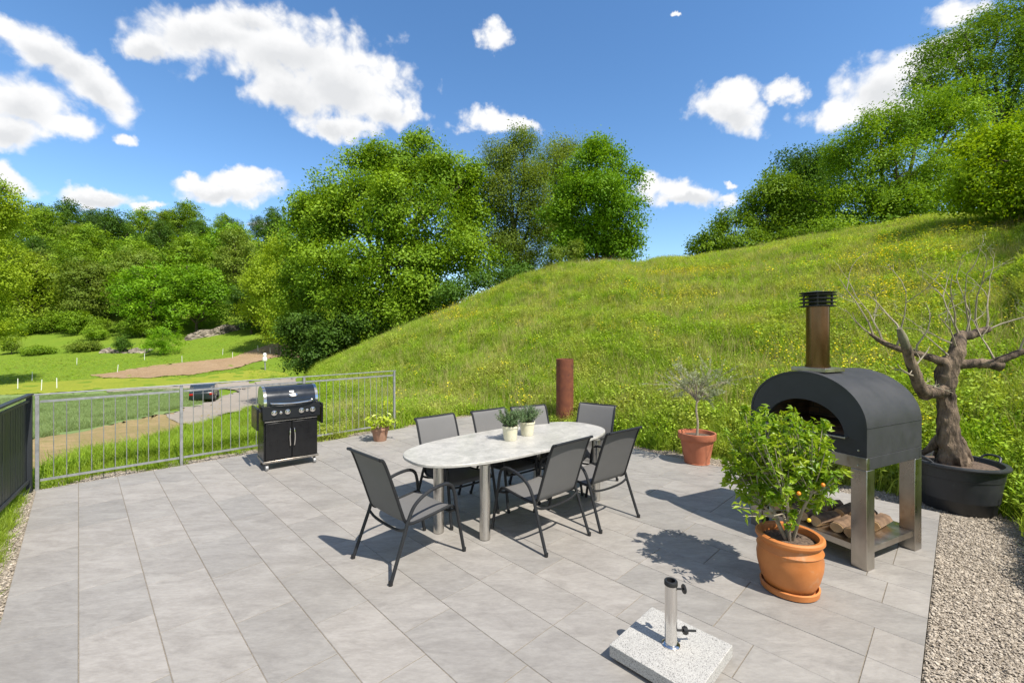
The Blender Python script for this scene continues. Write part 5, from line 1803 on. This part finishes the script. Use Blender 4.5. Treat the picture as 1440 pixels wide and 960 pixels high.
    for i in range(6):
        a = i * PI / 3
        bm.box((math.cos(a) * .122, y0 + math.sin(a) * .122, 2.205), (.012, .012, .125))
    bm.lathe([(.07, 2.15), (.07, 2.26)], 20, (0, y0, 0))
    bm.build('flue_cap', M['oven'], t)
    for (x, z) in ((.44, .83), (-.44, .83), (.44, .95), (-.44, .95)):
        MB().lathe([(.001, 0), (.008, 0), (.008, .004), (.001, .006)], 10, (x, -D - .0005 if z < .9 else -D + .0035, z), Matrix.Rotation(R(90), 3, 'X')).build('bolt', M['steel'], t)


pizza_oven()


def firewood():
    rot = Matrix.Rotation(OVR, 3, 'Z')
    first = None
    spots = [(.33 - .128 * i, -.20 + .02 * math.sin(i * 2.3), 0, 7 * math.sin(i * 1.9)) for i in range(6)] + [(.32 - .13 * i, .13 + .02 * math.sin(i * 1.3), 0, 8 * math.sin(i * 2.9 + 1)) for i in range(6)]
    r = random.Random(8)
    for i, (x, y, z, a) in enumerate(spots):
        pr = []
        for k in range(9):
            an = 2 * PI * k / 9
            q = 1 if k < 6 else .72
            pr.append((math.cos(an) * .047 * q * r.uniform(.85, 1.1) * 1.2, math.sin(an) * .050 * r.uniform(.85, 1.1)))
        zmin = min(p[1] for p in pr)
        L = r.uniform(.125, .15)
        m = MB()
        lo = rot @ Vector((x, y, 0))
        th = thing('firewood_log', 'split brown firewood log on the lower shelf of the pizza oven', 'firewood', (OV[0] + lo.x, OV[1] + lo.y, .1725), OVR + R(a), 'firewood logs on the oven shelf')
        pts = [(p[0], p[1] - zmin) for p in pr]
        m2 = MB().prism(pts, -L, L, 'xz')
        ob = m2.build('wood', M['logend'], th, smooth=25, bevel=.006)
        bark = [(p[0] * 1.02, (p[1] - zmin) * 1.02 + .001) for p in pr[0:6]]
        inner = [(p[0] * .98, (p[1] - zmin) * .98) for p in pr[0:6]][::-1]
        MB().prism(bark + inner, -L + .004, L - .004, 'xz').build('bark', M['logbark'], th, smooth=25)


firewood()

# ------------------------------------------------------------------ gas grill
def gas_grill():
    p = at(373.6, 663)
    ang = math.atan2(.633, .774)
    t = thing('gas_grill', 'black four-burner gas grill on casters with domed lid', 'grill', (p.x, p.y, .001), ang)
    w, d = .72, .47
    x0 = -.03
    cx = x0 + w / 2
    K = M['grill']
    for (x, y) in ((x0 + .05, .04), (x0 + w - .05, .04), (x0 + .05, d - .04), (x0 + w - .05, d - .04)):
        c = MB().box((x, y, .077), (.03, .024, .045)).build('caster', M['cap'], t, bevel=.003)
        MB().lathe([(.001, -.017), (.034, -.017), (.0365, -.012), (.0365, .012), (.034, .017), (.001, .017)], 20, (x, y - .005, .0365), Matrix.Rotation(R(90), 3, 'Y')).build('wheel', M['galv'], c)
    MB().box((cx, d / 2, .115), (w, d, .03)).build('base_shelf', M['steel_smudge'], t, bevel=.004)
    MB().box((cx, d / 2 + .015, .415), (w - .02, d - .03, .565)).build('cabinet', K, t, bevel=.004)
    for s in (-1, 1):
        dr = MB().box((cx + s * (w / 4 - .012), .003, .395), (w / 2 - .034, .018, .51)).build('door', K, t, bevel=.004)
        xx = cx + s * .027
        MB().tube(spline([(xx, -.004, .56), (xx, -.034, .54), (xx + s * .006, -.04, .44), (xx, -.034, .33), (xx, -.004, .31)], 5), .0085, 8).build('handle', M['chrome'], dr)
    MB().box((cx, .012, .672), (w - .04, .012, .010)).build('towel_bar', M['chrome'], t)
    pan = MB().prism([(-.035, .70), (-.012, .885), (.10, .885), (.10, .70)], x0 - .012, x0 + w + .012, 'yz').build('control_panel', K, t, bevel=.004)
    tilt = Matrix.Rotation(R(90 + 7), 3, 'X')
    for kx in (.13, .30, .48, .63):
        MB().lathe([(.001, 0), (.036, 0), (.036, .008), (.028, .012), (.026, .036), (.02, .04), (.001, .04)], 24, (x0 + kx, -.024, .795), tilt).build('knob', M['chrome'], pan)
    for kx in (.215, .555):
        MB().lathe([(.001, 0), (.02, 0), (.02, .006), (.012, .012), (.001, .013)], 18, (x0 + kx, -.024, .79), tilt).build('igniter_button', M['chrome'], pan)
    MB().box((cx, d / 2 + .01, .79), (w - .02, d - .15, .185)).build('firebox', K, t)
    # lid
    pr = [(.0, .889), (.005, .955), (.03, 1.03), (.085, 1.095), (.16, 1.132), (.24, 1.142), (.33, 1.128), (.41, 1.08), (.45, 1.0), (.455, .889)]
    pr = [(q.x, q.y) for q in spline([(a, b, 0) for a, b in pr], 4)]
    lid = MB().prism(pr, x0 + .045, x0 + w - .045, 'yz').build('lid', M['lidsteel'], t, smooth=30)
    def side(x_a, x_b):
        big = [(a + (a - .23) * .012, b + (.006 if b > .9 else 0)) for a, b in pr]
        return MB().prism(big, x_a, x_b, 'yz').build('lid_side', M['chrome'], lid, smooth=30)
    side(x0 + .008, x0 + .0445)
    side(x0 + w - .0445, x0 + w - .008)
    MB().tube(spline([(x0 + .10, .01, .935), (x0 + .11, -.045, .928), (cx, -.062, .915), (x0 + w - .11, -.045, .928), (x0 + w - .10, .01, .935)], 6), .011, 8).build('lid_handle', M['chrome'], lid)
    nrm = Matrix.Rotation(R(90 - 28), 3, 'X')
    MB().lathe([(.001, 0), (.046, 0), (.046, .006), (.04, .01), (.001, .01)], 28, (cx + .02, .017, 1.018), nrm @ Matrix.Diagonal((1.25, .62, 1))).build('thermometer', M['chrome'], lid)
    MB().lathe([(.001, .0101), (.026, .0101), (.026, .0115), (.001, .0115)], 20, (cx + .02, .017, 1.018), nrm @ Matrix.Diagonal((1.25, .62, 1))).build('dial', M['white'], lid)
    MB().box((cx + .005, .042, 1.065), (.065, .036, .008), Matrix.Rotation(R(50), 3, 'X')).build('badge', M['galv'], lid, bevel=.003)
    # folded-down side shelves
    for s in (-1, 1):
        xx = x0 - .06 if s < 0 else x0 + w + .06
        sh = MB().box((xx, d / 2 + .0, .715), (.028, d - .06, .30)).build('side_shelf', K, t, bevel=.006)
        MB().box((xx - s * .032, d / 2, .82), (.04, d - .1, .03)).build('shelf_hinge', M['cap'], sh)
    MB().box((x0 + w + .077, .07, .81), (.006, .02, .012)).build('side_lamp', M['redlens'], t)


gas_grill()

# ------------------------------------------------------------------ umbrella stand
def umbrella_stand():
    c = at(943.5, 905.5, .095)
    t = thing('parasol_base', 'square speckled granite parasol base with a short steel tube', 'parasol base', (c.x, c.y, .001), math.atan2(B2[1], B2[0]))
    MB().box((0, 0, .058), (.505, .505, .07)).build('slab', M['granite'], t, bevel=.004)
    MB().lathe([(.001, .0935), (.05, .0935), (.051, .099), (.043, .105), (.038, .108), (.001, .108)], 32).build('flange', M['chrome'], t)
    tu = MB().lathe([(.0345, .108), (.0345, .448), (.029, .448), (.029, .30), (.001, .30)], 36).build('tube', M['chrome'], t)
    MB().lathe([(.0349, .440), (.0375, .442), (.0375, .462), (.035, .466), (.024, .466), (.024, .35), (.022, .35)], 36).build('collar', M['cap'], tu)
    a = R(-40)
    ux, uy = math.cos(a), math.sin(a)
    k1 = MB().tube([(ux * .033, uy * .033, .415), (ux * .075, uy * .075, .412)], .006, 8).build('knob_screw', M['cap'], tu)
    MB().lathe([(.001, -.006), (.024, -.006), (.027, 0), (.024, .006), (.001, .006)], 18, (ux * .078, uy * .078, .412), Matrix.Rotation(a, 3, 'Z') @ Matrix.Rotation(R(90), 3, 'Y')).build('knob', M['cap'], k1)
    k2 = MB().tube([(ux * .033, uy * .033, .175), (ux * .15, uy * .15, .165)], .0065, 8).build('lever', M['cap'], tu)
    MB().lathe([(.001, -.012), (.02, -.012), (.024, 0), (.02, .012), (.001, .012)], 12, (ux * .085, uy * .085, .171), Matrix.Rotation(a, 3, 'Z') @ Matrix.Rotation(R(90), 3, 'Y')).build('knob', M['cap'], k2)
    for s in (-1, 1):
        MB().lathe([(.001, -.02), (.028, -.02), (.03, -.015), (.03, .015), (.028, .02), (.001, .02)], 20, (.266, s * .16, .0305), Matrix.Rotation(R(90), 3, 'X')).build('wheel', M['cap'], t)
    MB().box((.2575, 0, .045), (.008, .40, .03)).build('axle_plate', M['galv'], t)
    for (x, y) in ((-.2, -.2), (-.2, .2)):
        MB().lathe([(.001, 0), (.02, 0), (.02, .0225), (.001, .0225)], 14, (x, y, 0)).build('foot', M['cap'], t)


umbrella_stand()

# ------------------------------------------------------------------ rusty pipe
x, Y = 1.09, 9.1
pz = tz(x, Y)
bm = MB().lathe([(.178, -.3), (.178, 1.36 - pz), (.17, 1.365 - pz), (.163, 1.36 - pz), (.163, .2)], 40)
o = bm.build('rusty_pipe', M['rust'], loc=(x, Y, pz))
tag(o, 'upright rusty steel pipe standing in the meadow behind the table', 'pipe')

bpy.context.view_layer.update()
